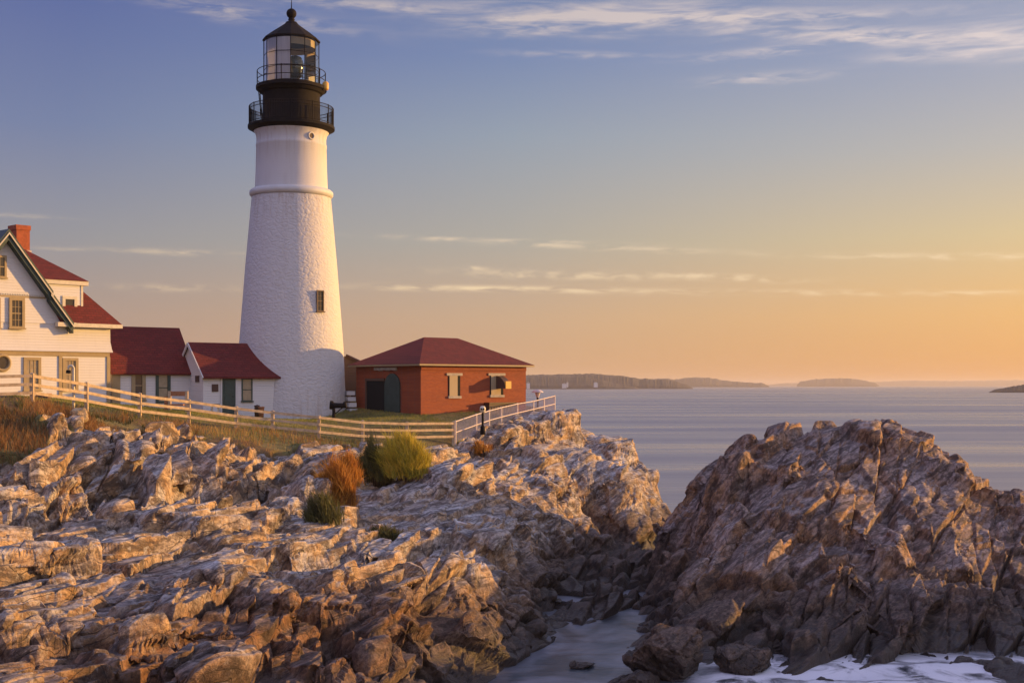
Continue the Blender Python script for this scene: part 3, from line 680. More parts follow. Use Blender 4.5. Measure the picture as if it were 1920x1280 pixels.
GRID = {}
def bil(gx, gy, Z, x, y):
    i = np.clip((x - gx[0]) / (gx[1] - gx[0]), 0, len(gx) - 1.001); j = np.clip((y - gy[0]) / (gy[1] - gy[0]), 0, len(gy) - 1.001)
    i0, j0 = i.astype(int), j.astype(int); fx, fy = i - i0, j - j0
    return (Z[j0, i0] * (1 - fx) + Z[j0, i0 + 1] * fx) * (1 - fy) + (Z[j0 + 1, i0] * (1 - fx) + Z[j0 + 1, i0 + 1] * fx) * fy
def build_terrain(nu=1250, nv=1500):
    gx = np.arange(-60, 60, .35); gy = np.arange(12, 105, .35)
    X, Y = np.meshgrid(gx, gy); B = base_h(X, Y)
    # a fan-shaped grid: finer near, coarser far
    u = np.concatenate([np.linspace(-.62, -.45, 40), np.linspace(-.445, .445, nu), np.linspace(.45, .98, 130)]); nu = len(u); v = np.exp(np.linspace(math.log(19.0), math.log(99.0), nv))
    U, V = np.meshgrid(u, v); x = U * V + np.sign(U) * 2.5 * np.abs(U) / .47; y = V
    # steps between blocks are averaged over several samples per cell, or their edges would come out saw-toothed
    dU = np.gradient(u)[None, :]; dV = np.gradient(v)[:, None]
    H = 0; D = 0; turf = turf_mask(x, y)
    SUB = [(-.25, -.375), (.25, -.125), (-.25, .125), (.25, .375)]
    for a, b in SUB:
        u2, v2 = U + a * dU, V + b * dV; x2 = u2 * v2 + np.sign(u2) * 2.5 * np.abs(u2) / .47
        h2 = terrain_mass(x2, v2, bil(gx, gy, B, x2, v2))[0]; H = H + h2 / len(SUB)
    H = blur(H, 2); Hz = blur(H.copy(), 22)
    for a, b in SUB:
        u2, v2 = U + a * dU, V + b * dV; x2 = u2 * v2 + np.sign(u2) * 2.5 * np.abs(u2) / .47
        D = D + bedding(x2, v2, Hz, turf) / len(SUB)
    D = blur(D, 1)
    hx = np.arange(-40, 40, .2); hy = np.arange(19, 100, .2); HX, HY_ = np.meshgrid(hx, hy)
    h_, t_ = terrain_mass(HX, HY_, bil(gx, gy, B, HX, HY_))
    GRID.update(gx=hx, gy=hy, H=h_ + bedding(HX, HY_, h_, t_))
    i = np.arange(nu * nv).reshape(nv, nu)
    f = np.stack([i[:-1, :-1], i[:-1, 1:], i[1:, 1:], i[1:, :-1]], -1).reshape(-1, 4)
    Hs = blur(H.copy(), 14)
    n0 = normals_of(np.stack([x.ravel(), y.ravel(), Hs.ravel()], -1), f)
    p = np.stack([x.ravel(), y.ravel(), H.ravel()], -1) + n0 * D.ravel()[:, None]
    turf = turf.ravel()
    keep = p[f][:, :, 2].max(1) > -.8
    f = f[keep]; used = np.zeros(len(p), bool); used[f.ravel()] = True
    ix = np.cumsum(used) - 1; p = p[used]; f = ix[f]; turf = turf[used]; n0 = n0[used]
    nrm = normals_of(p, f)
    am = ((1 - .95 * turf) * np.clip((.88 - n0[:, 2]) / .3, .0, 1))[:, None]
    for seed, size, amp in ((51, 1.3, .16), (52, .55, .045)):
        q = facet3(p, seed, size, amp, nrm); p = p + (q - p) * am
        nrm = normals_of(p, f)
    # two separate bodies of rock: the headland and the outcrop beyond the gully, added unseen rise included
    xm = np.interp(p[:, 1], [17, 38, 42, 46, 50, 55, 62, 75, 85, 100], [-1, 1.0, 2.6, 4.2, 5.4, 5.5, 6.6, 9.0, 11.6, 14])
    rf = (p[:, 0] > xm)[f].sum(1) >= 2
    for nm, ff in (('rocky_headland', f[~rf]), ('rock_outcrop', f[rf])):
        used = np.zeros(len(p), bool); used[ff.ravel()] = True
        ix = np.cumsum(used) - 1
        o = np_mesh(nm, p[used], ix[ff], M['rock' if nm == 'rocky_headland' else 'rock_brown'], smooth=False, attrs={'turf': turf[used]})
        tag(o, {'rocky_headland': 'sloping banded rock headland below the lighthouse and fence', 'rock_outcrop': 'large rugged rock outcrop right of the water gully'}[nm], 'rock', kind='structure')
build_terrain()
def ground(x, y): return bil(GRID['gx'], GRID['gy'], GRID['H'], np.asarray(x, float), np.asarray(y, float))

def hit(px, py, d0=30.0, d1=75.0):
    """first place where the sight line through a photo point meets the ground"""
    d = np.linspace(d0, d1, 900); q = np.stack([(px - CX) / FP * d, d, CH - (py - HY) / FP * d]); k = np.nonzero(ground(q[0], q[1]) >= q[2])[0]
    return float(d[k[0]]) if len(k) else None

# sea to the horizon
S = 60000.0
ys = [-3000, 10, 25, 60, 150, 400, 1200, 4000, 12000, S]; xs = [-S, -12000, -3000, -600, -100, -40, 0, 40, 100, 600, 3000, 12000, S]
sv = np.array([(x, y, 0.0) for y in ys for x in xs]); nxs = len(xs)
sf = np.array([(j * nxs + i, j * nxs + i + 1, (j + 1) * nxs + i + 1, (j + 1) * nxs + i) for j in range(len(ys) - 1) for i in range(nxs - 1)])
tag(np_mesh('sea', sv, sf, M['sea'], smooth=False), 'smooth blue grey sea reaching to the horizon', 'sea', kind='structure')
#PART2
# ---------------------------------------------------------------- frames of reference for walls
class Wall:
    """a vertical plane through O running along D; points as (s along, z up, n outward towards the viewer)"""
    def __init__(s, o, d):
        s.o = np.array(o[:2], float); d = np.array(d, float); s.d = d / np.linalg.norm(d); s.n = np.array((s.d[1], -s.d[0]))
    def sx(s, px):
        k = (px - CX) / FP; return (k * s.o[1] - s.o[0]) / (s.d[0] - k * s.d[1])
    def sz(s, px, py):
        a = s.sx(px); return a, CH - (py - HY) / FP * (s.o[1] + a * s.d[1])
    def p(s, a, z, n=0.0):
        q = s.o + s.d * a + s.n * n; return Vector((q[0], q[1], z))
    def rect(s, x0, y0, x1, y1):
        a0, z1 = s.sz(x0, y0); a1, z0 = s.sz(x1, y1); return a0, a1, z0, z1
    def box(s, mb, a0, a1, z0, z1, n0, n1):
        return mb.hexa([s.p(a0, z0, n0), s.p(a1, z0, n0), s.p(a1, z0, n1), s.p(a0, z0, n1), s.p(a0, z1, n0), s.p(a1, z1, n0), s.p(a1, z1, n1), s.p(a0, z1, n1)])
def window(w, parent, a0, a1, z0, z1, cas=.12, n=0.0, frame='tan', pane='glassdark', bars=(1, 1), sill=True, proud=.05, head=0.0):
    f = MB()
    w.box(f, a0 - cas, a0, z0 - cas * .6, z1 + cas + head, n + .003, n + proud); w.box(f, a1, a1 + cas, z0 - cas * .6, z1 + cas + head, n + .003, n + proud)
    w.box(f, a0, a1, z1, z1 + cas + head, n + .003, n + proud); w.box(f, a0, a1, z0 - cas * .6, z0, n + .003, n + proud)
    if head: w.box(f, a0 - cas - .05, a1 + cas + .05, z1 + cas + head, z1 + cas + head + .07, n + .003, n + proud + .06)
    win = f.build('window', M[frame], parent)
    g = MB(); w.box(g, a0, a1, z0, z1, n + .003, n + .012); g.build('pane', M[pane], win)
    b = MB(); zm = (z0 + z1) / 2
    w.box(b, a0, a1, zm - .025, zm + .025, n + .013, n + .035)
    for i in range(1, bars[0] + 1):
        a = a0 + (a1 - a0) * i / (bars[0] + 1); w.box(b, a - .012, a + .012, z0, z1, n + .014, n + .03)
    for i in range(1, bars[1] + 1):
        for (q0, q1) in ((z0, zm), (zm, z1)):
            z = q0 + (q1 - q0) * i / (bars[1] + 1); w.box(b, a0, a1, z - .01, z + .01, n + .015, n + .029)
    b.build('sash', M[frame], win)
    if sill:
        s_ = MB(); w.box(s_, a0 - cas - .04, a1 + cas + .04, z0 - cas * .6 - .06, z0 - cas * .6, n + .003, n + proud + .06); s_.build('sill', M[frame], win)
    return win

# ---------------------------------------------------------------- lighthouse
TX, TY = (546.5 - CX) / FP * 76, 76.0
def tz(py): return CH + (HY - py) / FP * TY
def tr(half): return half / FP * TY
def build_lighthouse():
    t = thing('lighthouse', 'tall white conical lighthouse tower with black iron lantern on top', 'lighthouse', (TX, TY, 7.0))
    c = (TX, TY)
    prof = [(tr(103), 6.4), (tr(102.5), tz(785)), (tr(96.5), tz(648)), (tr(85), tz(500)), (tr(73.5), tz(372))]
    pr = []
    for (r0, z0), (r1, z1) in zip(prof[:-1], prof[1:]):
        for k in range(10): pr.append((r0 + (r1 - r0) * k / 10, z0 + (z1 - z0) * k / 10))
    pr.append(prof[-1])
    MB().lathe(c, pr, 96).build('tower_shaft', M['tower'], t)
    MB().lathe(c, [(tr(67.5), tz(358)), (tr(66), tz(320)), (tr(65), tz(278)), (tr(65.6), tz(277)), (tr(65.6), tz(273)), (tr(64.6), tz(272)), (tr(64.5), tz(262)), (tr(66), tz(254)), (tr(71), tz(247))], 96).build('upper_shaft', M['tower'], t)
    MB().lathe(c, [(tr(70), tz(373)), (tr(75), tz(370)), (tr(77.5), tz(367)), (tr(77.5), tz(361)), (tr(74), tz(357.5)), (tr(66), tz(357))], 96).build('string_course', M['white_plain'], t)
    MB().lathe_sharp(c, [(tr(60), tz(250)), (tr(70), tz(249)), (tr(78), tz(244)), (tr(80.5), tz(243)), (tr(80.5), tz(238)), (tr(54), tz(237.5))], 64).build('lower_gallery', M['black'], t)
    MB().lathe(c, [(tr(54), tz(240)), (tr(54), tz(233)), (tr(53), tz(232)), (tr(53), tz(180)), (tr(55), tz(174)), (tr(58), tz(171))], 64).build('watch_room', M['black'], t)
    MB().lathe_sharp(c, [(tr(53), tz(178)), (tr(58), tz(176)), (tr(62), tz(171)), (tr(65.5), tz(170)), (tr(65.5), tz(164)), (tr(50), tz(163))], 64).build('upper_gallery', M['black'], t)
    # railings
    def railing(r, z0, z1, nposts, rails, pickets, rad, name):
        m = MB()
        for zz in rails:
            ring = [(c[0] + r * math.cos(2 * math.pi * k / 48), c[1] + r * math.sin(2 * math.pi * k / 48), zz) for k in range(49)]
            m.tube(ring, rad, 5, cap=False)
        for k in range(nposts):
            a = 2 * math.pi * (k + .3) / nposts; x, y = c[0] + r * math.cos(a), c[1] + r * math.sin(a)
            m.tube([(x, y, z0), (x, y, z1 + .04)], rad * 1.25, 6)
        for k in range(pickets):
            a = 2 * math.pi * k / pickets; x, y = c[0] + r * math.cos(a), c[1] + r * math.sin(a)
            m.tube([(x, y, z0 + .05), (x, y, z1)], rad * .45, 4)
        return m.build(name, M['black'], t)
    railing(tr(78), tz(238), tz(203), 12, [tz(203), tz(209), tz(235)], 150, .022, 'lower_railing')
    railing(tr(63), tz(164), tz(136), 10, [tz(136), tz(152)], 0, .024, 'upper_railing')
    # lantern: twelve-sided glazing
    n = 12; rl = tr(51); zb, zt = tz(163), tz(80)
    MB().lathe(c, [(tr(50), tz(165)), (tr(52), tz(160)), (tr(50), tz(159)), (tr(46), tz(159))], 48).build('lantern_sill', M['black'], t)
    g, ba = MB(), MB()
    off = R(8)
    for k in range(n):
        a, a2 = off + 2 * math.pi * k / n, off + 2 * math.pi * (k + 1) / n
        x0, y0, x1, y1 = c[0] + rl * math.cos(a), c[1] + rl * math.sin(a), c[0] + rl * math.cos(a2), c[1] + rl * math.sin(a2)
        g.add([(x0, y0, zb), (x1, y1, zb), (x1, y1, zt), (x0, y0, zt)], [(0, 1, 2, 3)])
        ba.tube([(x0, y0, zb), (x0, y0, zt)], .028, 6)
        for zz in (tz(107), tz(134)): ba.tube([(x0, y0, zz), (x1, y1, zz)], .018, 5)
    g.build('lantern_glass', M['glass_clear'], t); ba.build('lantern_frame', M['black'], t)
    # white curtain hung inside the landward side, and the drum lens on its stand
    a0 = math.atan2(-TY, -TX)     # towards the viewer
    MB().lathe(c, [(rl - .12, zb + .05), (rl - .12, zt - .03)], 24, a0=a0 - R(100), a1=a0 - R(2)).build('curtain', M['curtain'], t)
    MB().lathe(c, [(rl - .2, tz(93)), (rl - .2, zt)], 48).build('blind_band', M['tan'], t)
    le = MB()
    prof = [(0.05, tz(140))]
    for k in range(15):
        u = k / 14; zz = tz(142) + (tz(107) - tz(142)) * u
        rr = .46 * (1 - abs(2 * u - 1) ** 2.5 * .35) + (.025 if k % 2 else -.01); prof.append((rr, zz))
    prof.append((.03, tz(104))); cl = (c[0] + .24, c[1] + .04); le.lathe(cl, prof, 32); le.build('lens', M['lens'], t)
    MB().lathe(cl, [(.34, tz(162)), (.26, tz(155)), (.2, tz(148)), (.42, tz(142))], 20).build('lens_stand', M['black'], t)
    # roof with ball vent and lightning rod
    rf = MB(); rr = [(tr(53.5), tz(79)), (tr(53.5), tz(76.5)), (tr(40), tz(66)), (tr(26), tz(56)), (tr(14), tz(47)), (tr(10), tz(42))]
    for i in range(len(rr) - 1):
        rf.lathe(c, rr[i:i + 2], n, smooth=False, a0=off, a1=off + 2 * math.pi)
    rf.lathe(c, [(0.05, tz(79)), (tr(53.5), tz(79))], n, smooth=False, a0=off, a1=off + 2 * math.pi)
    roof = rf.build('lantern_roof', M['black'], t)
    bl = MB(); bl.lathe(c, [(tr(9), tz(44)), (tr(5), tz(40)), (tr(6.5), tz(37)), (tr(5), tz(35))] + [(tr(9.5) * math.sin(math.pi * k / 12), tz(26) - tr(9.5) * math.cos(math.pi * k / 12)) for k in range(1, 12)] + [(.02, tz(16))], 20)
    bl.build('ball_vent', M['black'], roof)
    MB().tube([(c[0], c[1], tz(18)), (c[0], c[1], tz(-6))], [.035, .012], 6).build('lightning_rod', M['black'], roof)
    # inclined ladder on the left and small beacon box on the right of the upper gallery
    a = a0 - R(78)
    def pol(r, ang, z): return (c[0] + r * math.cos(ang), c[1] + r * math.sin(ang), z)
    ld = MB()
    for da in (-.09, .09): ld.tube([pol(tr(55), a + da, tz(236)), pol(tr(61), a + da, tz(172))], .03, 6)
    for k in range(9):
        u = (k + .5) / 9; r_ = tr(55) + (tr(61) - tr(55)) * u; zz = tz(236) + (tz(172) - tz(236)) * u
        ld.tube([pol(r_, a - .09, zz), pol(r_, a + .09, zz)], .014, 5)
    ld.build('ladder', M['black'], t)
    b = pol(tr(66), a0 + R(72), tz(163)); bx = MB(); bx.lathe((b[0], b[1]), [(.02, tz(172)), (.17, tz(171)), (.19, tz(168)), (.19, tz(159)), (.12, tz(156)), (.02, tz(155))], 16)
    bx.build('beacon_lamp', M['yellow'], t)
    # porthole and window, set on the right side of the shaft
    def on_shaft(px, r): return a0 + math.asin(max(-1, min(1, (px - 546.5) / FP * TY / r)))
    r = tr(64.5); a = on_shaft(582, r); po = pol(r - .02, a, tz(264)); nrm = Vector((math.cos(a), math.sin(a), 0)); po = Vector(po)
    ring = MB(); tang = Vector((-nrm.y, nrm.x, 0))
    pts_ = [po + nrm * .05 + (tang * math.cos(q) + Vector((0, 0, 1)) * math.sin(q)) * .19 for q in [2 * math.pi * k / 20 for k in range(21)]]
    ring.tube(pts_, .05, 6, cap=False); pr_ = ring.build('porthole', M['white_plain'], t)
    pane = MB(); pane.prism([po + nrm * .03 + (tang * math.cos(q) + Vector((0, 0, 1)) * math.sin(q)) * .19 for q in [2 * math.pi * k / 20 for k in range(20)]], nrm * .02); pane.build('pane', M['brown'], pr_)
    r = tr(90.5); a = on_shaft(597, r); w = Wall(pol(r + .035, a, 0), (-math.sin(a), math.cos(a)))
    if w.n.dot(np.array((math.cos(a), math.sin(a)))) < 0: w = Wall(pol(r + .035, a, 0), (math.sin(a), -math.cos(a)))
    z0, z1 = tz(586), tz(551)
    window(w, t, -.19, .19, z0, z1, cas=.06, frame='brown', pane='glassdark', bars=(1, 1), proud=.07)
M['glass_clear'] = None
def glass_mat():
    m, t, b = mat('lantern_glazing')
    g = t.n('ShaderNodeBsdfGlossy'); g.inputs['Roughness'].default_value = .02
    tr_ = t.n('ShaderNodeBsdfTransparent'); tr_.inputs[0].default_value = (.93, .95, .95, 1)
    fr = t.n('ShaderNodeFresnel'); fr.inputs[0].default_value = 1.45
    mx = t.n('ShaderNodeMixShader'); t.put(mx.inputs[0], fr.outputs[0])
    t.t.links.new(tr_.outputs[0], mx.inputs[1]); t.t.links.new(g.outputs[0], mx.inputs[2]); t.t.links.new(mx.outputs[0], t.t.nodes['Material Output'].inputs[0])
    return m
M['glass_clear'] = glass_mat()
build_lighthouse()

# ---------------------------------------------------------------- keeper's house
def build_house():
    w = Wall(P(0, 722, 64.0), (.69, .724))
    t = thing('keepers_house', "white clapboard keeper's house with steep front gable, red roof and orange chimney", 'house', w.p(2.0, 8.0, -3))
    base = 7.6
    s8, s125, s205, s220 = w.sx(8), w.sx(125), w.sx(205), w.sx(221)
    sl = 2 * s8 - s125 - .15
    _, zband = w.sz(60, 656); zb2 = w.sz(160, 659)[1]
    zap = w.sz(8, 438)[1]; zft = w.sz(125, 602)[1]; zev = w.sz(205, 613)[1]
    # walls: ground floor, flared upper storey, gable
    MB().hexa([w.p(sl, base, -7), w.p(s205, base, -7), w.p(s205, base, 0), w.p(sl, base, 0), w.p(sl, zband, -7), w.p(s205, zband, -7), w.p(s205, zband, 0), w.p(sl, zband, 0)]).build('lower_wall', M['white'], t)
    fl = .14; up = MB()
    prof = [(fl, zband - .05), (fl - .04, zband + .12), (.04, zband + .5), (.03, zev + .1)]
    for (n0, z0), (n1, z1) in zip(prof[:-1], prof[1:]):
        up.hexa([w.p(sl - .05, z0, -6.9), w.p(s205 + n0, z0, -6.9), w.p(s205 + n0, z0, n0), w.p(sl - .05, z0, n0), w.p(sl - .05, z1, -6.9), w.p(s205 + n1, z1, -6.9), w.p(s205 + n1, z1, n1), w.p(sl - .05, z1, n1)])
    up.build('upper_wall', M['white'], t)
    hw = s125 - s8
    gz = w.sz(8, 550)[1]
    g = MB(); g.prism([w.p(s8 - hw - .1, zev + .05, .06), w.p(s8 + hw - .1, zev + .05, .06), w.p(s8, zap - .28, .06)], w.p(0, 0, -4) - w.p(0, 0, .06))
    g.build('gable_wall', M['white'], t)
    # little saw-tooth shingle apron across the gable
    ap = MB(); xg = (zap - .28 - gz) / (zap - .28 - zev) * hw
    for k in range(34):
        a = s8 - xg + 2 * xg * k / 34; b = a + 2 * xg / 34
        ap.prism([w.p(a, gz + .12, .063), w.p(b, gz + .12, .063), w.p(b, gz, .063), w.p((a + b) / 2, gz - .07, .063), w.p(a, gz, .063)], w.p(0, 0, .11) - w.p(0, 0, .063))
    ap.build('gable_apron', M['white_plain'], t)
    tb = MB(); w.box(tb, s8 - xg, s8 + xg - .02, gz - .17, gz - .09, .063, .085); tb.build('apron_shadow_board', M['tan'], t)
    # gable roof: two slopes with a break, dark underside, pale barge boards
    slope = (zap - zft) / hw; ov = .55
    for sgn in (1, -1):
        rf, bb, so = MB(), MB(), MB()
        sm = s8 + sgn * hw * .70; zm = zap - slope * hw * .70
        se = s8 + sgn * (hw + .12); ze = zap - slope * (hw + .12)
        for (a0, z0, a1, z1, dz) in ((s8, zap, sm, zm, 0.0), (s8 + sgn * hw * .66, zap - slope * hw * .66, se, ze, -.13)):
            rf.prism([w.p(a0, z0 + dz, ov), w.p(a1, z1 + dz, ov), w.p(a1, z1 + dz + .2, ov), w.p(a0, z0 + dz + .2, ov)], w.p(0, 0, -4.2) - w.p(0, 0, ov))
            bb.prism([w.p(a0, z0 + dz - .07, ov + .003), w.p(a1, z1 + dz - .07, ov + .003), w.p(a1, z1 + dz + .03, ov + .003), w.p(a0, z0 + dz + .03, ov + .003)], w.p(0, 0, ov + .04) - w.p(0, 0, ov + .003))
            so.prism([w.p(a0, z0 + dz - .36, .5), w.p(a1, z1 + dz - .36, .5), w.p(a1, z1 + dz - .003, .5), w.p(a0, z0 + dz - .003, .5)], w.p(0, 0, .07) - w.p(0, 0, .5))
        r_ = rf.build('gable_roof', M['green'], t); bb.build('bargeboard', M['cream'], r_); so.build('soffit', M['green'], r_)
    # return of the eave at the foot of the gable
    rt = MB(); a0, z0 = w.sz(101, 612); a1, z1 = w.sz(135, 601); w.box(rt, a0, a1, z0, z0 + .22, .1, .45); rt.build('eave_return', M['cream'], t)
    # main roof right of the gable: lower hipped slope, dormer, upper hip
    zlo = w.sz(215, 609)[1]; zmd = w.sz(165, 531)[1]; zrg = w.sz(60, 470)[1] + 1.0
    s165 = w.sx(166); s48 = w.sx(52); D = -7.2
    lo = MB()
    sb = w.sx(112)
    lo.hexa([w.p(sb, zlo, D), w.p(s220, zlo, D), w.p(s220, zlo, .45), w.p(sb, zlo, .45), w.p(sb - 1.2, zmd, D + 1.3), w.p(s165 - .15, zmd, D + 1.3), w.p(s165 - .15, zmd, -1.2), w.p(sb - 1.2, zmd, -1.2)])
    lo.build('lower_roof', M['roof'], t)
    fa = MB(); w.box(fa, w.sx(120), s220 + .02, zlo - .2, zlo - .003, .0, .47); w.box(fa, s205, s220 + .02, zlo - .2, zlo - .003, D, -.003); fa.build('eave_fascia', M['cream'], t)
    uh = MB(); ze = zmd + .10; ap_ = [w.p(s48 - 3, zrg, -3.5), w.p(s48 + .1, zrg, -3.5)]
    uh.add([w.p(s8 - .5, ze, D + .9), w.p(s165 + .12, ze, D + .9), w.p(s165 + .12, ze, -.15), w.p(s8 - .5, ze, -.15), *ap_], [(0, 3, 2, 1), (3, 2, 5, 4), (2, 1, 5), (1, 0, 4, 5), (0, 3, 4)])
    uh.build('upper_roof', M['roof'], t)
    fb = MB(); w.box(fb, s8, s165 + .1, zmd - .12, ze - .003, D + 1.0, -.18); fb.build('upper_fascia', M['cream'], t)
    s95 = w.sx(93); s160 = w.sx(160); zd = w.sz(130, 600)[1]
    dm = MB(); w.box(dm, s95, s160, zd, zmd - .12, -2.6, -.30); d_ = dm.build('dormer', M['white'], t)
    de = MB(); w.box(de, s160 - .10, s160 + .02, zd, zmd - .12, -.297, -.27); de.build('corner_board', M['cream'], d_)
    a0, a1, z0, z1 = w.rect(127, 560, 144, 588); window(w, d_, a0, a1, z0, z1, cas=.16, n=-.30, frame='cream', pane='glassdark', bars=(0, 0), proud=.06)
    # chimney
    cw = Wall(w.p(0, 0, -2.9)[:2], w.d); a0, z1 = cw.sz(31, 421); a1, z0 = cw.sz(56, 475)
    ch = MB(); cw.box(ch, a0, a1, z0 - 1.2, z1 - .25, -.9, 0); cw.box(ch, a0 - .04, a1 + .04, z1 - .25, z1, -.94, .04)
    c_ = ch.build('chimney', M['brick_ch'], t)
    fm = MB(); cw.box(fm, a0 - .06, a1 + .06, z0 - .4, z0 + .15, -.96, .06); fm.build('flashing', M['lead'], c_)
    # trim
    tm = MB(); w.box(tm, sl, s205 - .003, zband - .28, zband - .053, .003, .05); tm.build('storey_band', M['tan'], t)
    cb = MB(); w.box(cb, s205 - .16, s205 + .03, base, zband - .285, .003, .05); cb.build('corner_board', M['tan'], t)
    cb = MB(); a = w.sx(113); w.box(cb, a - .09, a + .09, base, zband - .285, .003, .055); cb.build('corner_board', M['tan'], t)
    # windows of the ground floor, the gable and the round one
    zt = zband - .3
    for (x0, x1, y0, y1) in ((49, 71, 669, 728), (122, 141, 671, 728)):
        a0, a1, z0, z1 = w.rect(x0, y0, x1, y1); window(w, t, a0, a1, z0, min(z1, zt - .22), cas=.15, frame='tan', pane='glass_tan', bars=(2, 1), proud=.07)
    a0, a1, z0, z1 = w.rect(20, 563, 39, 612); window(w, t, a0, a1, z0, z1, cas=.14, n=.10, frame='tan', bars=(2, 1), proud=.07)
    a0, a1, z0, z1 = w.rect(-13, 563, 8, 612); window(w, t, a0 - .4, a1 - .4, z0, z1, cas=.14, n=.10, frame='tan', bars=(2, 1), proud=.07)
    a0, a1, z0, z1 = w.rect(-10, 482, 7, 518); window(w, t, a0, a1, z0, z1, cas=.11, n=.06, frame='tan', bars=(1, 0), proud=.05)
    a, z = w.sz(4, 680); rw = MB()
    rw.tube([w.p(a + .38 * math.cos(q), z + .38 * math.sin(q), .03) for q in [2 * math.pi * k / 28 for k in range(29)]], .085, 8, cap=False)
    r_ = rw.build('round_window', M['tan'], t)
    pn = MB(); pn.prism([w.p(a + .36 * math.cos(q), z + .36 * math.sin(q), .004) for q in [2 * math.pi * k / 28 for k in range(28)]], w.p(0, 0, .02) - w.p(0, 0, .004)); pn.build('pane', M['glassdark'], r_)
build_house()

def gable_range(w, t, a0, a1, base, zev, zrg, depth, ov=.3, oe=.2, roofname='roof', wallmat='white', close=(True, True)):
    """a small gabled range: walls, and a roof with overhang and trim; ridge along the wall"""
    h = depth / 2
    m = MB(); w.box(m, a0, a1, base, zev - .003, -depth, 0)
    k = (zrg - zev) / h
    for a, on in ((a0, close[0]), (a1, close[1])):
        if on: m.prism([w.p(a, zev, 0), w.p(a, zev, -depth), w.p(a, zrg - .02, -h)], w.p(.1 if a == a0 else -.1, 0, 0) - w.p(0, 0, 0))
    m.build('wall', M[wallmat], t)
    r = MB(); th = .10
    f = [w.p(a0 - oe, zev - k * ov, ov), w.p(a0 - oe, zrg, -h), w.p(a0 - oe, zev - k * ov, -depth - ov), w.p(a0 - oe, zev - k * ov + th, -depth - ov), w.p(a0 - oe, zrg + th, -h), w.p(a0 - oe, zev - k * ov + th, ov)]
    e = w.p(a1 + oe, 0, 0) - w.p(a0 - oe, 0, 0); n = 3
    r.add(f + [p + e for p in f], [(0, 1, 4, 5), (1, 2, 3, 4), (7, 6, 11, 10), (8, 7, 10, 9), (0, 6, 7, 1), (1, 7, 8, 2), (5, 4, 10, 11), (4, 3, 9, 10), (0, 5, 11, 6), (2, 8, 9, 3)])
    ro = r.build(roofname, M['roof'], t)
    return ro, k
def build_ranges():
    # first connecting range, beside the house
    w = Wall((-18.09, 71.8), (.8, .6))
    a0, a1 = w.sx(209), w.sx(360); zev = w.sz(300, 694)[1]; base = 7.0
    t = thing('passage_building', 'low white range with red roof and tan trim between house and entry room', 'building', w.p((a0 + a1) / 2, 7.3, -2))
    dep = 4.2
    wr = Wall(w.p(0, 0, -dep / 2)[:2], (.8, .6)); zrg = wr.sz(300, 617)[1]
    ro, k = gable_range(w, t, a0, a1, base, zev, zrg, dep, ov=.22, oe=.12, close=(False, True))
    fa = MB(); w.box(fa, a0, a1 + .02, zev - .28, zev - .01, .003, .09); fa.build('fascia', M['tan'], t)
    cb = MB(); w.box(cb, a0, w.sx(225), base, zev - .283, .003, .06); cb.build('corner_panel', M['tan'], t)
    cb = MB(); w.box(cb, a1 - .08, a1 + .02, base, zev - .283, .003, .05); cb.build('corner_board', M['green'], t)
    q0, q1, z0, z1 = w.rect(253, 700, 266, 745); window(w, t, q0, q1, z0, z1, cas=.20, frame='tan', pane='glassdark', bars=(0, 0), proud=.07)
    q0, q1, z0, z1 = w.rect(297, 701, 314, 752); window(w, t, q0, q1, z0, z1, cas=.16, frame='green', pane='glass_tan', bars=(0, 0), proud=.07, sill=False)
    # entry room in front of the tower
    w2 = Wall((-13.38, 73.0), (.8, .6))
    a0, a1 = w2.sx(381), .35; zev = w2.sz(450, 702)[1]
    t2 = thing('entry_room', 'small white room with red roof, dark green door and plaques built against the tower', 'building', w2.p((a0 + a1) / 2, 7.3, -1.7))
    dep = 3.7; wr = Wall(w2.p(0, 0, -dep / 2)[:2], (.8, .6)); zrg = wr.sz(420, 646)[1]
    ro, k = gable_range(w2, t2, a0, a1 + .9, 6.9, zev, zrg, dep, ov=.25, oe=.10, close=(True, False))
    fa = MB(); w2.box(fa, a0, a1 + .1, zev - .20, zev - .01, .003, .08); fa.build('fascia', M['tan'], t2)
    q0, q1, z0, z1 = w2.rect(416, 708, 441, 768)
    d = MB(); w2.box(d, q0, q1, z0 - .35, z1, .003, .03)
    for (u0, u1, v0, v1) in ((.15, .85, .1, .42), (.15, .85, .5, .92)):
        w2.box(d, q0 + (q1 - q0) * u0, q0 + (q1 - q0) * u1, z0 + (z1 - z0) * v0, z0 + (z1 - z0) * v1, .031, .05)
    dd = d.build('door', M['green'], t2)
    fr = MB(); w2.box(fr, q0 - .1, q0 - .003, z0 - .35, z1 + .1, .003, .06); w2.box(fr, q1 + .003, q1 + .1, z0 - .35, z1 + .1, .003, .06); w2.box(fr, q0 - .003, q1 + .003, z1 + .003, z1 + .1, .003, .06); fr.build('door_frame', M['white_plain'], dd)
    hd = MB(); hd.tube([w2.p(q1 - .1, z0 + .75, .05), w2.p(q1 - .1, z0 + .75, .1), w2.p(q1 - .2, z0 + .75, .1)], .018, 6); hd.build('handle', M['black'], dd)
    q0, q1, z0, z1 = w2.rect(455, 711, 471, 750); window(w2, t2, q0, q1, z0, z1, cas=.07, frame='green', pane='glass_tan', bars=(0, 0), proud=.04)
    q0, q1, z0, z1 = w2.rect(397, 720, 409, 734); pl = MB(); w2.box(pl, q0, q1, z0, z1, .003, .04); w2.box(pl, q0 + .04, q1 - .04, z0 + .04, z1 - .04, .041, .05); pl.build('plaque', M['plaque'], t2)
    wl = Wall(w2.p(a0, 0, 0)[:2], (.6, -.8)); q0, q1, z0, z1 = wl.rect(367, 704, 374, 716); pl = MB(); wl.box(pl, q0, q1, z0, z1, .003, .04); pl.build('plaque', M['plaque'], t2)
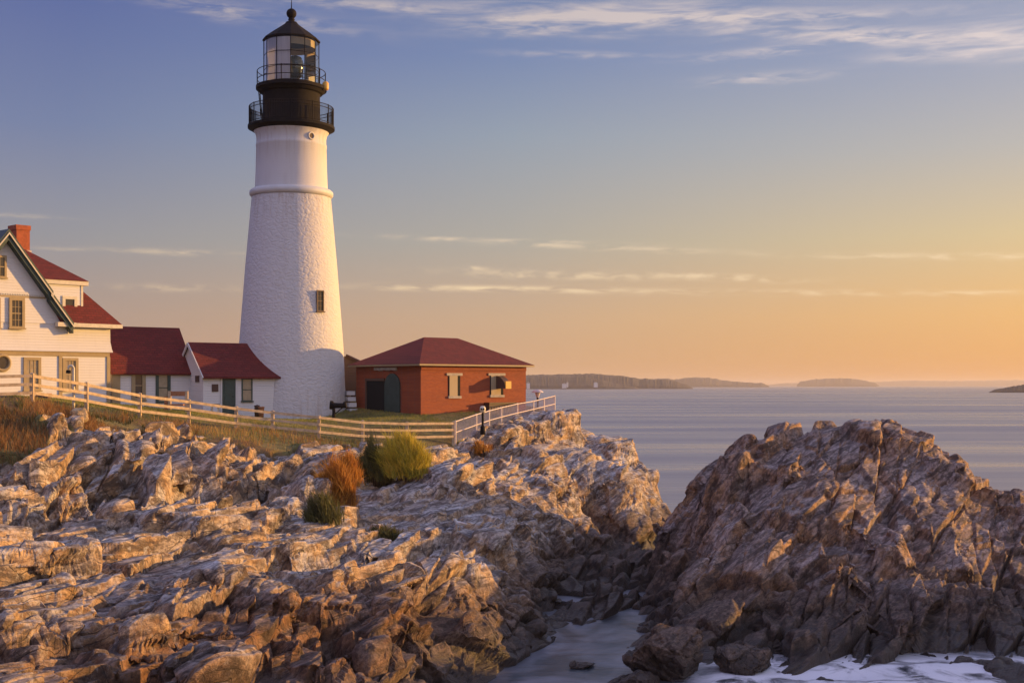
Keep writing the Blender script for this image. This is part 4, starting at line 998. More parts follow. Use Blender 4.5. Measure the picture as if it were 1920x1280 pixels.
    rb = MB(); e0 = w2.p(a0 - .1, 0, 0)
    for sgn in (0, -dep):
        s_ = .25 if sgn == 0 else -.25
        rb.bar(w2.p(a0 - .13, zev - k * .25 - .0, sgn + s_), w2.p(a0 - .13, zrg + .0, -dep / 2), .05, .16)
    rb.build('bargeboard', M['white_plain'], ro)
build_ranges()

# ---------------------------------------------------------------- red brick signal house
def build_signal_house():
    o = P(789, 722, 71.5)
    w = Wall(o, (.75, .66)); wl = Wall(o, (.66, -.75))          # right face; left face runs away from the corner with s < 0
    L = w.sx(986); Wd = -wl.sx(668)
    base = w.sz(789, 788)[1] - .5; zev = w.sz(789, 684)[1]
    t = thing('signal_house', 'square red brick house with hipped red roof beside the tower', 'building', w.p(L / 2, base + .5, -Wd / 2))
    b = MB(); w.box(b, 0, L, base + .75, zev, -Wd, 0); b.build('wall', M['brick'], t)
    pl = MB(); w.box(pl, -.06, L + .06, base, base + .75, -Wd - .06, .06); pl.build('plinth', M['stone'], t)
    ov = .38; zr = zev + .06; ridge = 2.5
    wr = Wall(w.p(0, 0, -Wd / 2)[:2], (.75, .66)); r0, zt = wr.sz(795, 632); r1 = wr.sx(858)
    r = MB(); r.add([w.p(-ov, zr, -Wd - ov), w.p(L + ov, zr, -Wd - ov), w.p(L + ov, zr, ov), w.p(-ov, zr, ov), w.p(r0, zt, -Wd / 2), w.p(r1, zt, -Wd / 2)],
                    [(0, 1, 2, 3), (3, 2, 5, 4), (2, 1, 5), (1, 0, 4, 5), (0, 3, 4)])
    r.build('roof', M['roof'], t)
    f = MB(); w.box(f, -ov + .02, L + ov - .02, zr - .10, zr - .003, ov - .12, ov - .01); w.box(f, -ov + .02, -ov + .12, zr - .10, zr - .003, -Wd - ov + .02, ov - .123); w.box(f, L + ov - .12, L + ov - .02, zr - .10, zr - .003, -Wd - ov + .02, ov - .123)
    f.build('gutter', M['tan'], t)
    fz = MB(); w.box(fz, 0, L, zev - .28, zev - .05, .003, .05); fz.build('frieze', M['brick'], t)
    for (x0, y0, x1, y1) in ((842, 704, 857, 742), (920, 704, 938, 740)):
        a0, a1, z0, z1 = w.rect(x0, y0, x1, y1)
        n = MB(); w.box(n, a0 - .06, a1 + .22, z0, z1, .003, .02); nn = n.build('window', M['void'], t)
        lv = MB(); w.box(lv, a0, a1, z0, z1, .021, .05); lv.build('shutter', M['louvre'], nn)
        s_ = MB(); w.box(s_, a0 - .2, a1 + .36, z1, z1 + .15, .003, .06); s_.build('lintel', M['stone'], nn)
        s_ = MB(); w.box(s_, a0 - .08, a1 + .26, z0 - .14, z0, .003, .09); s_.build('sill', M['stone'], nn)
    # quarter-round horn hood standing out over the right window
    a0 = w.sx(929); z0 = w.sz(935, 728)[1]; rad = .86
    hd = MB(); pts_ = [(0, z0)] + [(rad * math.cos(q), z0 + rad * .86 * math.sin(q)) for q in [math.pi / 2 * k / 12 for k in range(13)]]
    hd.prism([w.p(a0, z, n + .004) for n, z in pts_], w.p(.42, 0, 0) - w.p(0, 0, 0)); hh = hd.build('horn_hood', M['brown'], t)
    lp = MB(); w.box(lp, a0 + .03, a0 + .46, z0 - .01, z0 + .42, .56, rad + .03); lp.build('horn_sunlit_patch', M['yellow'], hh)  # yellow block paints in the small sunlit patch of the dark hood
    # dark box standing in for a shadow along the foot of the wall
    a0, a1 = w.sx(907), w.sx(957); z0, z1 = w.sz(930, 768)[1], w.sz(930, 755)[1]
    # doors on the shaded left face
    a0, a1, z0, z1 = wl.rect(689, 714, 722, 786); dv = MB(); wl.box(dv, a0, a1, base + .76, z1, .003, .03); do = dv.build('doorway', M['void'], t)
    df = MB(); wl.box(df, a0 - .15, a0 - .003, base + .76, z1 + .15, .003, .07); wl.box(df, a0 - .003, a1, z1 + .003, z1 + .15, .003, .07); df.build('door_frame', M['brown'], do)
    a0, a1, z0, z1 = wl.rect(723, 700, 751, 786); d = MB(); zc = z1 - (a1 - a0) * .5
    arch = [wl.p(a0, base + .76, .004), wl.p(a1, base + .76, .004)] + [wl.p((a0 + a1) / 2 + (a1 - a0) / 2 * math.cos(q), zc + (z1 - zc) * math.sin(q), .004) for q in [math.pi * k / 14 for k in range(15)]]
    d.prism(arch, wl.p(0, 0, .09) - wl.p(0, 0, .004)); d.build('door_leaf', M['green'], t)
    a0, a1, z0, z1 = wl.rect(704, 689, 745, 693); e = MB()
    for k in range(6): e.hexa([wl.p(a0 + (a1 - a0) * k / 6, z0 - (.06 if k % 2 else 0), .003), wl.p(a0 + (a1 - a0) * (k + 1) / 6, z0 - (.06 if k % 2 else 0), .003), wl.p(a0 + (a1 - a0) * (k + 1) / 6, z0 - .02, .12), wl.p(a0 + (a1 - a0) * k / 6, z0 - .02, .12),
                               wl.p(a0 + (a1 - a0) * k / 6, z1, .003), wl.p(a0 + (a1 - a0) * (k + 1) / 6, z1, .003), wl.p(a0 + (a1 - a0) * (k + 1) / 6, z1, .12), wl.p(a0 + (a1 - a0) * k / 6, z1, .12)])
    e.build('stone_label', M['stone'], t)
    st = MB(); wl.box(st, wl.sx(683), wl.sx(770), base + .3, base + .6, .07, .9); st.build('door_step', M['stone'], t)
    # box in place of the shadow at the wall foot
    bx = thing('wall_shadow_box', 'long low dark box standing in for the shadow at the foot of the brick wall', 'box', w.p((w.sx(907) + w.sx(957)) / 2, base + .5, .3))
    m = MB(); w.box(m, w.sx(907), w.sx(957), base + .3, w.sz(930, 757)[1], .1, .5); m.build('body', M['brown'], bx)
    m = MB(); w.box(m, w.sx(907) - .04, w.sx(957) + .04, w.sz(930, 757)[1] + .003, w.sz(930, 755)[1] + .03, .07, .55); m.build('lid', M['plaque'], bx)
    # brown shed and white steps in the gap between tower and brick house
    ws = Wall(P(648, 722, 79.5), (1, 0.05)); sh = thing('wooden_shed', 'brown wooden shed with sloping top behind the gap between tower and brick house', 'shed', ws.p(.4, 7, -1))
    m = MB(); za, zb_ = ws.sz(650, 667)[1], ws.sz(672, 681)[1]
    q0, q1 = ws.sx(646) - 1.2, ws.sx(676)
    m.prism([ws.p(q0, 6.6, 0), ws.p(q1, 6.6, 0), ws.p(q1, zb_, 0), ws.p(ws.sx(650), za, 0), ws.p(q0, za - .3, 0)], ws.p(0, 0, -2) - ws.p(0, 0, 0)); m.build('wall', M['brown'], sh)
    m = MB(); m.bar(ws.p(ws.sx(649), za + .05, -.95), ws.p(q1 + .2, zb_ + .0, -.95), 2.3, .12); m.build('roof', M['plaque'], sh)
    w5 = Wall(P(655, 722, 75.5), (.9, .4)); stp = thing('white_steps', 'white painted steps between tower foot and brick house', 'steps', w5.p(.2, 7, 0))
    for k in range(5):
        z1 = w5.sz(660, 733 + k * 11)[1]; m = MB(); w5.box(m, w5.sx(654) - .05, w5.sx(667), z1 - .24, z1, -.4 + .16 * k - .5, -.4 + .16 * k + .25); m.build('step', M['white_plain'], stp)
    m = MB(); zt_ = w5.sz(660, 733)[1]; w5.box(m, w5.sx(654), w5.sx(667) - .02, 6.6, zt_ - .05, -1.4, -.92); m.build('riser_block', M['stone'], stp)
build_signal_house()

# ---------------------------------------------------------------- fences
def build_fences():
    A = [(-150, 725, 48.5), (-60, 745, 48.7), (60, 752, 50), (162, 776, 52.5), (262, 783, 55), (354, 797, 57), (443, 803, 58.5), (511, 807, 59.3), (598, 823, 59.8), (680, 833, 61.2), (763, 832, 62.8), (850, 832, 64.8)]
    tops = [703, 703, 700, 717, 737, 749, 762, 770, 779, 788, 791, 790]
    t = thing('rail_fence', 'weathered three rail wooden fence along the top of the bank', 'fence', P(443, 803, 58.5))
    P_ = []
    for (px, py, d), ty in zip(A, tops):
        q = P(px, py, d); z1 = zpx(ty, d); P_.append((q, z1))
        gz = min(float(ground(q[0], q[1])), q[2]) - .25
        m = MB(); m.box(q[0] - .07, q[0] + .07, q[1] - .07, q[1] + .07, gz, z1); m.add([(q[0] - .07, q[1] - .07, z1), (q[0] + .07, q[1] - .07, z1), (q[0] + .07, q[1] + .07, z1), (q[0] - .07, q[1] + .07, z1), (q[0], q[1], z1 + .04)], [(0, 1, 4), (1, 2, 4), (2, 3, 4), (3, 0, 4)])
        m.build('post', M['wood'], t)
    for (q0, a0), (q1, a1) in zip(P_[:-1], P_[1:]):
        for k in (.09, .42, .75):
            m = MB(); j0, j1 = random.uniform(-.015, .015), random.uniform(-.015, .015)
            m.bar((q0[0], q0[1] - .095, a0 - k + j0), (q1[0], q1[1] - .095, a1 - k + j1), .045, .12); m.build('rail', M['wood'], t)
    # pale picket fence along the edge
    B = [(854, 831, 65.2), (893, 816, 68), (917, 806, 70), (940, 799, 71.5), (970, 791, 74), (1000, 782, 76.5), (1020, 777, 78), (1040, 772, 80)]
    T = [790, 777, 770, 764, 757, 752, 747, 742]
    t = thing('picket_fence', 'pale metal picket fence running from the wooden fence to the headland edge', 'fence', P(940, 799, 70))
    Q = []
    for (px, py, d), ty in zip(B, T):
        q = P(px, py, d); z1 = zpx(ty, d); Q.append((q, z1))
        m = MB(); m.tube([(q[0], q[1], min(float(ground(q[0], q[1])), q[2]) - .3), (q[0], q[1], z1 + .06)], .045, 8); m.build('post', M['galv'], t)
    for (q0, a0), (q1, a1) in zip(Q[:-1], Q[1:]):
        m = MB(); m.tube([(q0[0], q0[1], a0), (q1[0], q1[1], a1)], .03, 6); m.build('rail', M['galv'], t)
        m = MB(); m.tube([(q0[0], q0[1], (a0 + q0[2]) / 2), (q1[0], q1[1], (a1 + q1[2]) / 2)], .028, 6); m.build('rail', M['galv'], t)
        m = MB(); L = np.linalg.norm(q1[:2] - q0[:2]); n = int(L / .10)
        for k in range(1, n):
            u = k / n; x, y = q0[0] + (q1[0] - q0[0]) * u, q0[1] + (q1[1] - q0[1]) * u
            zb, zt = q0[2] + (q1[2] - q0[2]) * u, a0 + (a1 - a0) * u
            m.bar((x, y, zb + .04), (x, y, zt - .01), .02, .02)
        m.build('picket_panel', M['galv'], t)
build_fences()

# ---------------------------------------------------------------- small things on the lawn
def small_things():
    # black scope on a post before the tower
    q = P(630, 786, 69.5); zb = 6.7; t = thing('viewing_scope', 'black horizontal scope on a post before the white tower foot', 'scope', q)
    z = zpx(760, 69.5); x0, x1 = P(619, 0, 69.5)[0], P(649, 0, 69.5)[0]
    m = MB(); m.tube([(x0, q[1], z + .03), (x0 + .12, q[1], z + .02), (x0 + .2, q[1], z), ((x0 + x1) / 2, q[1], z), (x1 - .15, q[1], z), (x1 - .08, q[1], z + .04), (x1, q[1], z + .05)], [.24, .24, .16, .14, .14, .18, .18], 14); m.build('barrel', M['black'], t)
    m = MB(); m.tube([(q[0] - .12, q[1], zb), (q[0] - .12, q[1], z)], [.11, .08], 10); m.bar((q[0] - .12, q[1], z - .5), (q[0] + .35, q[1], z - .12), .05); m.build('post', M['black'], t)
    m = MB(); m.lathe((q[0] - .12, q[1]), [(.02, 6.9), (.3, 6.9), (.3, 7.06), (.12, 7.12)], 14); m.build('base', M['black'], t)
    # coin viewer at the fence
    q = P(905, 800, 66.5); t = thing('coin_viewer', 'pale headed coin viewer on a black post by the picket fence', 'viewer', q); z = zpx(768, 66.5)
    m = MB(); m.lathe((q[0], q[1]), [(.02, q[2] - .4), (.14, q[2] - .4), (.12, q[2]), (.06, q[2] + .1), (.06, z - .1)], 12); m.build('post', M['black'], t)
    m = MB()
    pr_ = [(.02, z - .16), (.10, z - .15), (.15, z - .05), (.16, z + .08), (.12, z + .18), (.02, z + .21)]
    m.lathe((q[0], q[1]), pr_, 14); m.build('head', M['cream'], t)
    for dx in (-.06, .06):
        m = MB(); m.tube([(q[0] + dx, q[1] - .12, z + .04), (q[0] + dx, q[1] - .24, z + .04)], .045, 8); m.build('eyepiece', M['black'], t)
    # lamp post behind the picket fence
    q = P(1008, 778, 78.5); d = 78.5; t = thing('lamp_post', 'small lantern lamp post with wide flat cap at the headland edge', 'lamp post', q)
    m = MB(); m.tube([(q[0], q[1], 6.4), (q[0], q[1], zpx(745, d))], .06, 8); m.build('pole', M['black'], t)
    m = MB(); m.lathe((q[0], q[1]), [(.07, zpx(745, d)), (.17, zpx(736, d))], 8, smooth=False); m.build('lantern', M['galv'], t)
    m = MB(); m.lathe((q[0], q[1]), [(.02, zpx(735.9, d)), (.36, zpx(735.5, d)), (.36, zpx(734.6, d)), (.2, zpx(731, d)), (.02, zpx(729.5, d))], 14); m.build('cap', M['galv'], t)
    # hooked cream pole by the fence in front of the house
    q = P(138, 768, 52.2); d = 52.2; t = thing('hooked_pole', 'cream pole with hooked top and dark nozzle before the house', 'pole', q); z = zpx(690, d)
    m = MB(); m.tube([(q[0], q[1], q[2] - .5), (q[0], q[1], z)], .055, 10); m.build('pole', M['cream'], t)
    m = MB(); m.tube([(q[0], q[1], z)] + [(q[0] - .10 + .10 * math.cos(a), q[1] - .03, z + .10 * math.sin(a)) for a in [math.pi * k / 8 for k in range(1, 9)]] + [(q[0] - .2, q[1] - .03, z - .08)], .05, 8); m.build('hook', M['cream'], t)
    m = MB(); m.tube([(q[0] - .2, q[1] - .03, z - .09), (q[0] - .2, q[1] - .05, z - .2)], [.09, .10], 10); m.build('nozzle', M['black'], t)
    # brown crate in front of the house
    q = P(81, 757, 58); zg = float(ground(q[0], q[1])); t = thing('wooden_crate', 'brown wooden crate on the grass before the house wall', 'crate', (q[0], q[1], zg)); z = zpx(739, 58)
    m = MB(); m.box(q[0] - .27, q[0] + .27, q[1] - .2, q[1] + .2, zg - .1, z)
    for zz in np.arange(zg + .04, z - .1, .16):
        m.box(q[0] - .29, q[0] + .29, q[1] - .22, q[1] - .203, zz, zz + .12)
    m.build('crate_body', M['brown'], t); m = MB(); m.box(q[0] - .31, q[0] + .31, q[1] - .24, q[1] + .22, z + .003, z + .05); m.build('lid', M['orangewood'], t)
    # wooden bench with tall side posts before the low range
    d = 64; x0, x1, xm_ = P(316, 0, d)[0], P(352, 0, d)[0], P(319, 0, d)[0]; q = P(334, 775, d); zg = float(ground(q[0], q[1]))
    t = thing('wooden_bench', 'wooden bench with pale posts and orange back before the low white range', 'bench', (q[0], q[1], zg))
    for xx in (P(318, 0, d)[0], P(350, 0, d)[0]):
        m = MB(); m.box(xx - .07, xx + .07, d - .07, d + .07, zg - .2, zpx(733, d)); m.build('post', M['wood'], t)
    m = MB(); m.box(P(318, 0, d)[0] + .073, P(350, 0, d)[0] - .073, d - .03, d + .03, zpx(742, d), zpx(733.5, d)); m.build('backrest', M['orangewood'], t)
    m = MB(); m.box(P(318, 0, d)[0] + .073, P(350, 0, d)[0] - .073, d - .45, d + .03, zpx(760, d), zpx(757, d)); m.build('seat', M['orangewood'], t)
    m = MB(); m.box(P(309, 0, d)[0], P(317, 0, d)[0] - .07, d - .1, d + .1, zg - .1, zpx(743, d)); m.build('side_box', M['orangewood'], t)
    # small pale stool and cans by the entry room
    d = 69.2; q = P(403, 775, d); zg = float(ground(q[0], q[1])); zt = zpx(757, d); t = thing('garden_stool', 'small pale stool under the plaque by the green door', 'stool', (q[0], q[1], zg))
    m = MB(); m.box(q[0] - .22, q[0] + .22, d - .18, d + .18, zt - .05, zt); m.build('seat', M['brown'], t)
    for sx in (-1, 1):
        for sy in (-1, 1):
            m = MB(); m.bar((q[0] + sx * .2, d + sy * .15, zg - .1), (q[0] + sx * .16, d + sy * .12, zt - .05), .05); m.build('leg', M['cream'], t)
    d = 71; q = P(482, 783, d); zg = float(ground(q[0], q[1]))
    t = thing('metal_can', 'dark metal can standing by the corner of the entry room', 'can', (q[0], q[1], zg)); z = zpx(759, d)
    m = MB(); m.lathe((q[0], d), [(.01, zg - .2), (.13, zg - .2), (.15, z - .06), (.155, z - .05)], 14); m.build('body', M['brown'], t); m = MB(); m.lathe((q[0], d), [(.165, z - .055), (.165, z - .02), (.05, z), (.01, z + .03)], 14); m.build('lid', M['plaque'], t)
    q = P(490, 783, 70.6); t = thing('clay_planter', 'tan clay planter beside the dark metal can', 'planter', (q[0], q[1], zg)); z = zpx(762, 70.6)
    m = MB(); m.lathe((q[0], q[1]), [(.01, zg - .2), (.11, zg - .2), (.16, z - .08)], 14); m.build('pot', M['orangewood'], t); m = MB(); m.lathe((q[0], q[1]), [(.17, z - .083), (.18, z - .08), (.18, z), (.15, z), (.14, z - .07)], 14); m.build('rim', M['orangewood'], t)
small_things()

# ---------------------------------------------------------------- loose boulders
def boulder(name, label, c, size, seed, rot=0.0, amp=1.0, cat='boulder', mt='rock'):
    bm = bmesh.new(); bmesh.ops.create_icosphere(bm, subdivisions=6, radius=1.0)
    v = np.array([q.co for q in bm.verts]); f = np.array([[q.index for q in p.verts] for p in bm.faces]); bm.free()
    r = np.random.RandomState(seed)
    # cut by random planes to get flat faces
    d = np.full(len(v), 1.0)
    for _ in range(13):
        n = r.normal(size=3); n /= np.linalg.norm(n); k = v @ n; off = r.uniform(.62, .92)
        d = np.minimum(d, np.where(k > 1e-3, off / np.maximum(k, 1e-3), 9))
    v = v * d[:, None] * np.array(size)
    a = R(rot); v = np.stack([v[:, 0] * math.cos(a) - v[:, 1] * math.sin(a), v[:, 0] * math.sin(a) + v[:, 1] * math.cos(a), v[:, 2]], -1) + np.array(c)
    def nr(v):
        n = np.zeros_like(v); fn = np.cross(v[f[:, 1]] - v[f[:, 0]], v[f[:, 2]] - v[f[:, 0]])
        for k in range(3):
            for ax in range(3): n[:, ax] += np.bincount(f[:, k], fn[:, ax], minlength=len(v))
        return n / np.maximum(np.linalg.norm(n, axis=1, keepdims=True), 1e-9)
    sz = max(size)
    v = facet3(v, seed + 3, .45 * sz, .10 * sz * amp, nr(v)); v = facet3(v, seed + 4, .18 * sz, .035 * sz * amp, nr(v))
    o = np_mesh(name, v - np.array(c), f, M[mt], smooth=False); o.location = c
    return tag(o, label, cat)
boulder('boulder', 'large grey boulder standing in the water below the outcrop', P(1252, 1228, 39.8), (1.55, 1.25, 1.05), 11, 20)
boulder('boulder', 'lower dark boulder leaning against the foot of the large grey boulder', P(1195, 1290, 38.3), (1.0, .9, .62), 12, 40)
boulder('boulder', 'broken brown boulder right of the large grey boulder at the foam', P(1395, 1240, 39.9), (1.0, .8, .6), 17, 0)
boulder('boulder', 'small dark rock just breaking the water in the gully', P(1090, 1246, 41), (.48, .4, .12), 13, 10)
boulder('boulder', 'pale yellow boulder on the dry grass bank below the fence', P(148, 779, 50.2), (.40, .34, .34), 14, 0, mt='ochre')
boulder('boulder', 'wide flat pale rock on the dry grass bank left of the yellow boulder', P(108, 795, 49.3), (.75, .5, .28), 15, 15)

# ---------------------------------------------------------------- sea foam and gull
def build_foam():
    gx = np.linspace(2, 24, 90); gy = np.linspace(34, 43.5, 60); X, Y = np.meshgrid(gx, gy)
    px = CX + FP * X / Y; py = HY + FP * CH / Y
    d = np.clip((py - 1222) / 26, 0, 1) * np.clip((px - 1260) / 90, 0, 1)
    d = d * np.clip((Y - 34.2) / 1.5, 0, 1) * np.clip((24 - X) / 2, 0, 1)
    Z = .07 + .18 * (vnoise(X * .7, Y * .9, seed=71) + .5) * d
    i = np.arange(X.size).reshape(X.shape); f = np.stack([i[:-1, :-1], i[:-1, 1:], i[1:, 1:], i[1:, :-1]], -1).reshape(-1, 4)
    o = np_mesh('sea_foam', np.stack([X.ravel(), Y.ravel(), Z.ravel()], -1), f, M['foam'], smooth=True, attrs={'dens': d.ravel()})
    tag(o, 'milky white surf washing round the foot of the outcrop', 'foam', kind='stuff')
build_foam()
def build_gull():
    q = P(862, 992, hit(862, 994) or 52.6); z = float(ground(q[0], q[1]))
    t = thing('seagull', 'white gull standing on the grey rock slab', 'seagull', (q[0], q[1], z))
    m = MB(); m.tube([(q[0] + .26, q[1], z + .22), (q[0] + .12, q[1], z + .23), (q[0], q[1], z + .25), (q[0] - .11, q[1], z + .28), (q[0] - .16, q[1], z + .36), (q[0] - .18, q[1], z + .41), (q[0] - .24, q[1], z + .41)], [.015, .06, .095, .085, .05, .048, .01], 12); m.build('body', M['white_plain'], t)
    m = MB(); m.tube([(q[0] + .30, q[1] - .07, z + .23), (q[0] + .1, q[1] - .085, z + .28), (q[0] - .06, q[1] - .075, z + .30)], [.012, .04, .03], 8); m.build('wing', M['galv'], t)
    m = MB(); m.tube([(q[0] - .225, q[1], z + .41), (q[0] - .29, q[1], z + .40)], [.014, .004], 6); m.build('beak', M['yellow'], t)
    for s_ in (-.03, .03):
        m = MB(); m.tube([(q[0], q[1] + s_, z - .05), (q[0], q[1] + s_, z + .18)], .009, 5); m.build('leg', M['yellow'], t)
build_gull()

# ---------------------------------------------------------------- plants
def blades(name, pos, h, lean, wid, tint, m, parent=None, seg=2):
    """curved tapering blades; pos (n,3), h, lean (n,2 horizontal), wid, tint (n)"""
    n = len(pos); side = np.stack([-lean[:, 1], lean[:, 0]], -1) / np.maximum(np.linalg.norm(lean, axis=1, keepdims=True), 1e-6)
    ra = rng.uniform(0, 2 * np.pi, n); side = np.stack([np.cos(ra), np.sin(ra)], -1)
    rows = []
    for k in range(seg + 1):
        u = k / seg; c = pos + np.concatenate([lean * (u ** 1.7)[..., None] if False else lean * (u ** 1.7), (h * (u - .25 * u * u * np.linalg.norm(lean, axis=1) / np.maximum(h, .01)))[:, None]], 1)
        ww = (wid * (1 - .85 * u))[:, None]
        off = np.concatenate([side * ww, np.zeros((n, 1))], 1); rows += [c - off, c + off]
    V = np.stack(rows, 1).reshape(-1, 3); nr_ = 2 * (seg + 1); b = np.arange(n)[:, None] * nr_
    F = np.concatenate([np.stack([b[:, 0] + 2 * k, b[:, 0] + 2 * k + 1, b[:, 0] + 2 * k + 3, b[:, 0] + 2 * k + 2], -1) for k in range(seg)])
    if parent is not None: V = V - np.array(root_loc(parent))
    return np_mesh(name, V, F, m, parent, smooth=False, attrs={'tint': np.repeat(tint, nr_)})
def grass():
    # lawn and bank: positions where the turf mask is on, nearest 14 m to the fence
    def scatter(n, x0, x1, y0, y1, test):
        x = rng.uniform(x0, x1, n); y = rng.uniform(y0, y1, n); tm = turf_mask(x, y); k = test(x, y, tm); return x[k], y[k]
    x, y = scatter(420000, -24, 4, 42, 76, lambda x, y, t: (t > .5) & (np.abs(x / y) < .44))
    px = CX + FP * x / y; fy = np.interp(x / y, FENCE[:, 0] / FENCE[:, 1], FENCE[:, 1]); front = fy - y
    bank = np.clip((front + .1) / 1.0, 0, 1) * np.clip((430 - px) / 220, .12, 1)
    dry = rng.uniform(size=len(x)) < bank * .9
    z = ground(x, y)
    def put(name, k, h0, h1, m, label, w):
        n = k.sum(); p = np.stack([x[k], y[k], z[k] - .03], -1); h = rng.uniform(h0, h1, n) * (.6 + .8 * (vnoise(x[k] * .8, y[k] * .8, seed=81) + .5))
        ln = rng.normal(0, .35, (n, 2)) * h[:, None] + np.array([-.12, .02]) * h[:, None]
        tint = np.clip(.5 + .9 * vnoise(x[k] * .7, y[k] * .7, seed=82) + rng.normal(0, .2, n), 0, 1)
        tag(blades(name, p, h, ln, np.full(n, w) * rng.uniform(.6, 1.4, n), tint, m), label, 'grass', kind='stuff')
    sub = rng.uniform(size=len(x))
    put('lawn_grass', ~dry & (front < 3) & (sub < .42), .05, .14, M['grass_green'], 'short olive green grass on the lawn round the fence', .014)
    pat = vnoise(x * .9, y * .9, seed=83) + .5 * vnoise(x * 2.6, y * 2.6, seed=84)
    put('bank_grass', dry & (front > 0) & (sub < .6) & (pat > -.12), .2, .55, M['grass_dry'], 'rusty brown dry grass and weeds on the bank below the fence', .014)
    put('bank_weeds', dry & (front > 0) & (sub < .5) & (pat <= -.12) & (pat > -.3), .12, .34, M['shrub_olive'], 'low dark olive weeds among the dry grass of the bank', .022)
grass()
def shrub(name, label, px0, px1, ytop, ybot, d, n, m, depth, h0, seed, lean=.35):
    r = np.random.RandomState(seed); d = hit((px0 + px1) / 2, ybot, d - 9, d + 6) or d; c = P((px0 + px1) / 2, ybot, d); hw = (px1 - px0) / 2 / FP * d; H = (ybot - ytop) / FP * d
    zg = float(ground(c[0], c[1])); base = zg
    t = thing(name, label, 'shrub', (c[0], c[1], base))
    st = MB()
    for _ in range(14):
        a = r.uniform(0, 2 * np.pi); q = r.uniform(.2, .8)
        st.tube([(c[0] + .2 * math.cos(a) * hw, c[1] + .2 * math.sin(a) * depth, base - .3), (c[0] + .6 * q * math.cos(a) * hw, c[1] + .6 * q * math.sin(a) * depth, base + H * .35), (c[0] + q * math.cos(a) * hw, c[1] + q * math.sin(a) * depth, base + H * .7)], [.03, .022, .008], 5)
    st.build('stem', M['brown'], t)
    # foliage: tufts of narrow leaves spread through a lumpy dome
    k = int(n / 30); u = r.uniform(-1, 1, (k, 2)); u = u[(u ** 2).sum(1) < .55 + .75 * r.uniform(size=len(u)) ** 2]; k = len(u)
    dome = np.maximum(1 - (u ** 2).sum(1), .02) ** .75; zz = r.uniform(.02, 1, k) ** .8 * dome * (.62 + 1.1 * (vnoise(u[:, 0] * 3.2, u[:, 1] * 3.2, seed=seed) + .3))
    zz = np.where(r.uniform(size=k) < .16, zz + r.uniform(.05, .42, k) * (1 - zz), zz)
    tx, ty, tz_ = c[0] + u[:, 0] * hw, c[1] + u[:, 1] * depth, base + zz * H * .8 - .05
    rep = 26; cx_, cy_, cz_ = [np.repeat(q, rep) for q in (tx, ty, tz_)]; N = len(cx_)
    pos = np.stack([cx_ + r.normal(0, .10, N), cy_ + r.normal(0, .10, N), cz_ + r.normal(0, .07, N)], -1)
    out = np.repeat(u, rep, 0) * lean + r.normal(0, .38, (N, 2)) + np.array([-.28, .05])
    h = r.uniform(.45, 1.5, N) * h0
    tint = np.clip(np.repeat(.45 + r.normal(0, .22, k), rep) + r.normal(0, .14, N), 0, 1)
    blades('foliage', pos, h, out * h[:, None], np.full(N, .016) * r.uniform(.6, 1.5, N), tint, m, t)
shrub('shrub', 'tall yellow green shrub below the wooden fence, its sunlit right part', 712, 806, 806, 890, 57.6, 17000, M['shrub_yellow'], .95, .55, 91, .2)
shrub('shrub', 'shaded left part of the yellow green shrub, in dark olive leaves', 664, 736, 822, 900, 57.3, 10000, M['shrub_olive'], .9, .5, 92, .2)  # left side of the same shrub; sun and shade put into two leaf colours
shrub('shrub', 'small orange bush just above the tall orange grass clump', 628, 672, 848, 908, 55.3, 5000, M['shrub_orange'], .5, .5, 93, .15)
shrub('shrub', 'orange grass clump on the left of the rock hump', 596, 664, 872, 958, 52.5, 8000, M['shrub_orange'], .6, .6, 94, .2)
shrub('shrub', 'olive green grass clump at the foot of the orange clump', 576, 640, 930, 978, 51.3, 3600, M['shrub_olive'], .5, .4, 95, .3)
shrub('shrub', 'rusty orange bush on the rocks below the picket fence', 884, 922, 826, 850, 64.5, 1600, M['shrub_orange'], .5, .22, 96)
shrub('shrub', 'low flat olive tuft on the pale slab', 690, 756, 984, 1006, 48.6, 2600, M['shrub_olive'], .35, .16, 97)

# ---------------------------------------------------------------- far shores
def far_shore(name, label, prof, d, ybase, m, thick=600, jag=1.2, seed=1):
    """wooded shore as a ridge with real width: px, py pairs of its skyline at distance d"""
    px = np.arange(prof[0][0], prof[-1][0] + .01, .35); py = np.interp(px, [q[0] for q in prof], [q[1] for q in prof])
    n = vnoise(px * .22, px * 0, seed=seed) * 1.6 + vnoise(px * .7, px * 0, seed=seed + 1) * 1.0
    hpx = np.maximum(ybase - py, 0); py = py - n * jag * np.clip(hpx / 10, .0, 1)
    top = np.array([P(a, min(b, ybase), d) for a, b in zip(px, py)]); rows = []
    dirn = top.copy(); dirn[:, 2] = 0; dirn /= np.linalg.norm(dirn, axis=1, keepdims=True)
    for u, k in ((-1, 0), (-.9, .28), (-.45, .72), (0, 1.0), (.5, .8), (1, 0)):
        q = top + dirn * thick * u; q[:, 2] = np.maximum(top[:, 2], 0) * k * (1 + .18 * (0 if k in (0, 1) else 1) * vnoise(px * .5, px * 0 + u * 5, seed=seed + 2)) - (2 if k == 0 else 0); rows.append(q)
    V = np.concatenate(rows); N = len(px); r_ = len(rows)
    i = np.arange(N * r_).reshape(r_, N); F = np.stack([i[:-1, :-1], i[:-1, 1:], i[1:, 1:], i[1:, :-1]], -1).reshape(-1, 4)
    o = np_mesh(name, V, F, m, smooth=False); return tag(o, label, 'island' if 'island' in name else 'shore', kind='structure')
